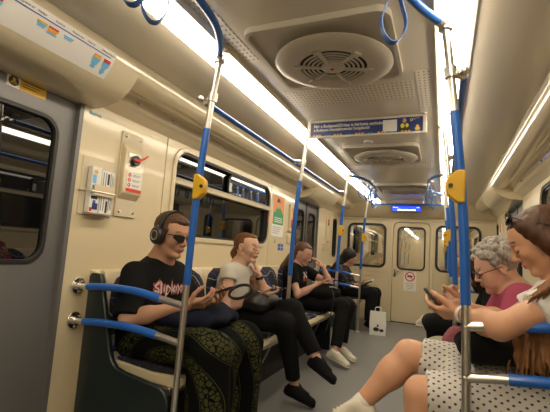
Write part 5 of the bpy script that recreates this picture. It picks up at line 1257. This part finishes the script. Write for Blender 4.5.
# ---- older woman in mauve
od=Person(dict(head=(.744,2.285,1.025),face=(-1,-.14,-.45),neck=(.84,2.29,.915),chest=(.90,2.29,.77),pelvis=(.97,2.29,.53),
  shL=(.84,2.12,.89),elL=(.76,2.06,.66),wrL=(.60,2.17,.80),shR=(.83,2.46,.88),elR=(.74,2.52,.68),wrR=(.60,2.38,.80),
  knL=(.50,2.20,.545),anL=(.47,2.19,.11),toeL=(.34,2.18,.045),knR=(.50,2.40,.53),anR=(.47,2.41,.11),toeR=(.34,2.41,.045)),sc=1.0,bulk=1.18,old=True,hs=.98)
od.body(hands=[dict(q='L',d=(-.7,.25,.65),pn=(.5,.6,.3),side=-1,curl=(.5,.5,.6,.7),thumb=.4,fine=.004),dict(q='R',d=(-.8,-.3,.45),pn=(.4,-.6,.4),side=1,curl=(.5,.5,.6,.7),thumb=.4,fine=.004)])
od.build('older person with short grey curly hair and glasses in a mauve top, looking down',SK['old'],LIPM,.009,.0032,HA['old'])
od.shirt(.018,.8,CL['magenta'],.008,'top',amp=.004,loose=.02,ns=13,neckdrop=.05)
od.trousers(CL['olive'],.016,.02,.9,.01,.005,24,15)
for q in 'RL': od.shoe(q,CL['cream'],CL['sole'],.008)
S_=Sdf(); rr=random.Random(8)
S_.ell(od.hw(-.028,0,.042),(.098,.084,.088),od.R,.01)
for k in range(230):
    u=rr.random()*2*PI; v=rr.uniform(-.25,1); r_=math.sqrt(max(0,1-v*v)); p=(-.030+.108*r_*math.cos(u),.092*r_*math.sin(u),.042+.100*v)
    if p[0]>.02 and p[2]<.075: continue
    S_.ell(od.hw(*p),(.013+.008*rr.random(),)*3,None,.005)
for p in FACE+[('e',(.0,.088,-.01),(.030,.02,.036)),('e',(.0,-.088,-.01),(.030,.02,.036))]: S_.ell(od.hw(*p[1]),np.array(p[2])*od.hs,od.R,.01,carve=True)
S_.disp=fold(.0022,140,9); od.part('hair',S_,.0042,HA['old'])
bm=bmesh.new()
for q in (-1,1):
    tube(bm,[od.hl(.103-.006*abs(math.cos(a)),q*(.032+.024*math.cos(a)),.0+.017*math.sin(a)) for a in [k*PI/9 for k in range(18)]],.0020,6,closed=True)
    tube(bm,[od.hl(.096,q*.056,.004),od.hl(.05,q*.074,.006),od.hl(-.01,q*.080,.006)],.0019,6)
tube(bm,[od.hl(.104,-.009,.004),od.hl(.106,0,.007),od.hl(.104,.009,.004)],.0019,6); o=link('glasses',bm,M['black'],od.o)
for q in (-1,1):
    bm=bmesh.new(); disc(bm,(0,0,0),.006,.002,'z',12); bmesh.ops.translate(bm,verts=bm.verts[:],vec=od.hl(-.01,q*.087,-.03)); link('earring',bm,M['chrome'],od.o)
bag_obj('bag','dark red checked bag on the lap of the grey haired person','bag',(.60,2.22,.66),(.16,.22,.12),I3,mat('checked_cloth',(.22,.05,.07),.8,noise=.6,nscale=40),.01)

# ---- dark haired person beyond
dk=Person(dict(head=(.685,3.170,1.01),face=(-1,-.2,-.45),neck=(.80,3.170,.90),chest=(.90,3.170,.75),pelvis=(.97,3.170,.53),
  shL=(.82,3.010,.84),elL=(.74,2.970,.62),wrL=(.58,3.080,.70),shR=(.82,3.330,.84),elR=(.74,3.380,.62),wrR=(.58,3.260,.70),
  knL=(.47,3.080,.60),anL=(.40,3.260,.60),toeL=(.345,3.340,.56),knR=(.48,3.290,.53),anR=(.46,3.290,.11),toeR=(.33,3.290,.045)),sc=1.0)
dk.body(hands=[dict(q='L',d=(-.8,.3,.3),pn=(.3,.3,.8),side=-1,curl=(.4,.4,.5,.6),thumb=.4,fine=.006),dict(q='R',d=(-.8,-.3,.3),pn=(.3,-.3,.8),side=1,curl=(.4,.4,.5,.6),thumb=.4,fine=.006)])
dk.build('dark haired person in black seated behind the grey haired one, ankle over knee',SK['dk'],LIPM,.010,.004,HA['dk'])
dk.shirt(.016,1.7,CL['black'],.009,'jumper',amp=.004,loose=.015,ns=17); dk.trousers(CL['blackt'],.012,.012,.84,.010,.004,24,19)
dk.shoe('R',CL['cream'],CL['sole'],.008); dk.shoe('L',CL['cream'],CL['sole'],.007)
dk.hairpiece([('e',(-.028,0,.040),(.102,.086,.088)),('c',(-.05,0,0),(-.08,0,-.12),.075,.06),('c',(.01,.06,.0),(.0,.065,-.16),.035,.03),('c',(.01,-.06,.0),(.0,-.065,-.16),.035,.03)],FACE,HA['dk'],.005,.002,120)
# ---- paper carrier bag on the floor by the end wall
pb=empty('carrier_bag',(-.30,5.66,0),.12); tag(pb,'white paper carrier bag with dark print on the floor by the far bench','carrier bag')
bm=bmesh.new(); vs=[]
for z,w_,d_ in ((.0,.105,.05),(.16,.11,.05),(.31,.105,.03)):
    vs.append([bm.verts.new((sx_*w_,sy_*d_,z)) for sx_,sy_ in ((-1,-1),(1,-1),(1,1),(-1,1))])
for a_,b_ in zip(vs,vs[1:]):
    for k in range(4): bm.faces.new((a_[k],a_[(k+1)%4],b_[(k+1)%4],b_[k]))
bm.faces.new(vs[0][::-1]); link('body',bm,M['paper'],pb)
bm=bmesh.new(); b2(bm,.1065,.111,-.045,.045,.02,.29); link('green_side',bm,M['green'],pb)
bm=bmesh.new(); ball(bm,(-.02,-.056,.08),.03,(1.3,.06,.9)); ball(bm,(.05,-.057,.07),.022,(1.3,.06,.9)); ball(bm,(.0,-.057,.13),.012,(1,.06,1.4)); link('dark_print',bm,M['ink'],pb)
bm=bmesh.new()
for q in (-.025,.025): tube(bm,catmull([(-.04,q,.30),(-.035,q,.36),(.035,q,.36),(.04,q,.30)],5),.004,6)
link('handle',bm,M['paper'],pb)
# ------------------------------------------------------------------ camera, world, render look
def setup_camera():
    F=395.; d=Vector((443-275,-(262-206),-F)).normalized(); u=Vector((math.sin(.02),math.cos(.02),0)); u=(u-d*u.dot(d)).normalized(); x=d.cross(u)
    # rows: camera axes in world
    R=Matrix(((x.x,x.y,x.z),(d.x,d.y,d.z),(u.x,u.y,u.z)))
    cam=bpy.data.cameras.new('camera'); cam.sensor_width=36; cam.lens=F/550*36; cam.sensor_fit='HORIZONTAL'; cam.clip_start=.02
    o=bpy.data.objects.new('camera',cam); COL.objects.link(o)
    mw=R.to_4x4(); mw.translation=(.5,0,1.04); o.matrix_world=mw; S.camera=o
setup_camera()
w=bpy.data.worlds.new('world'); S.world=w; w.use_nodes=True
w.node_tree.nodes['Background'].inputs[0].default_value=(.01,.009,.008,1); w.node_tree.nodes['Background'].inputs[1].default_value=.2
S.view_settings.view_transform='Standard'; S.view_settings.look='None'; S.view_settings.gamma=1; S.view_settings.use_curve_mapping=False
S.view_settings.exposure=0.1
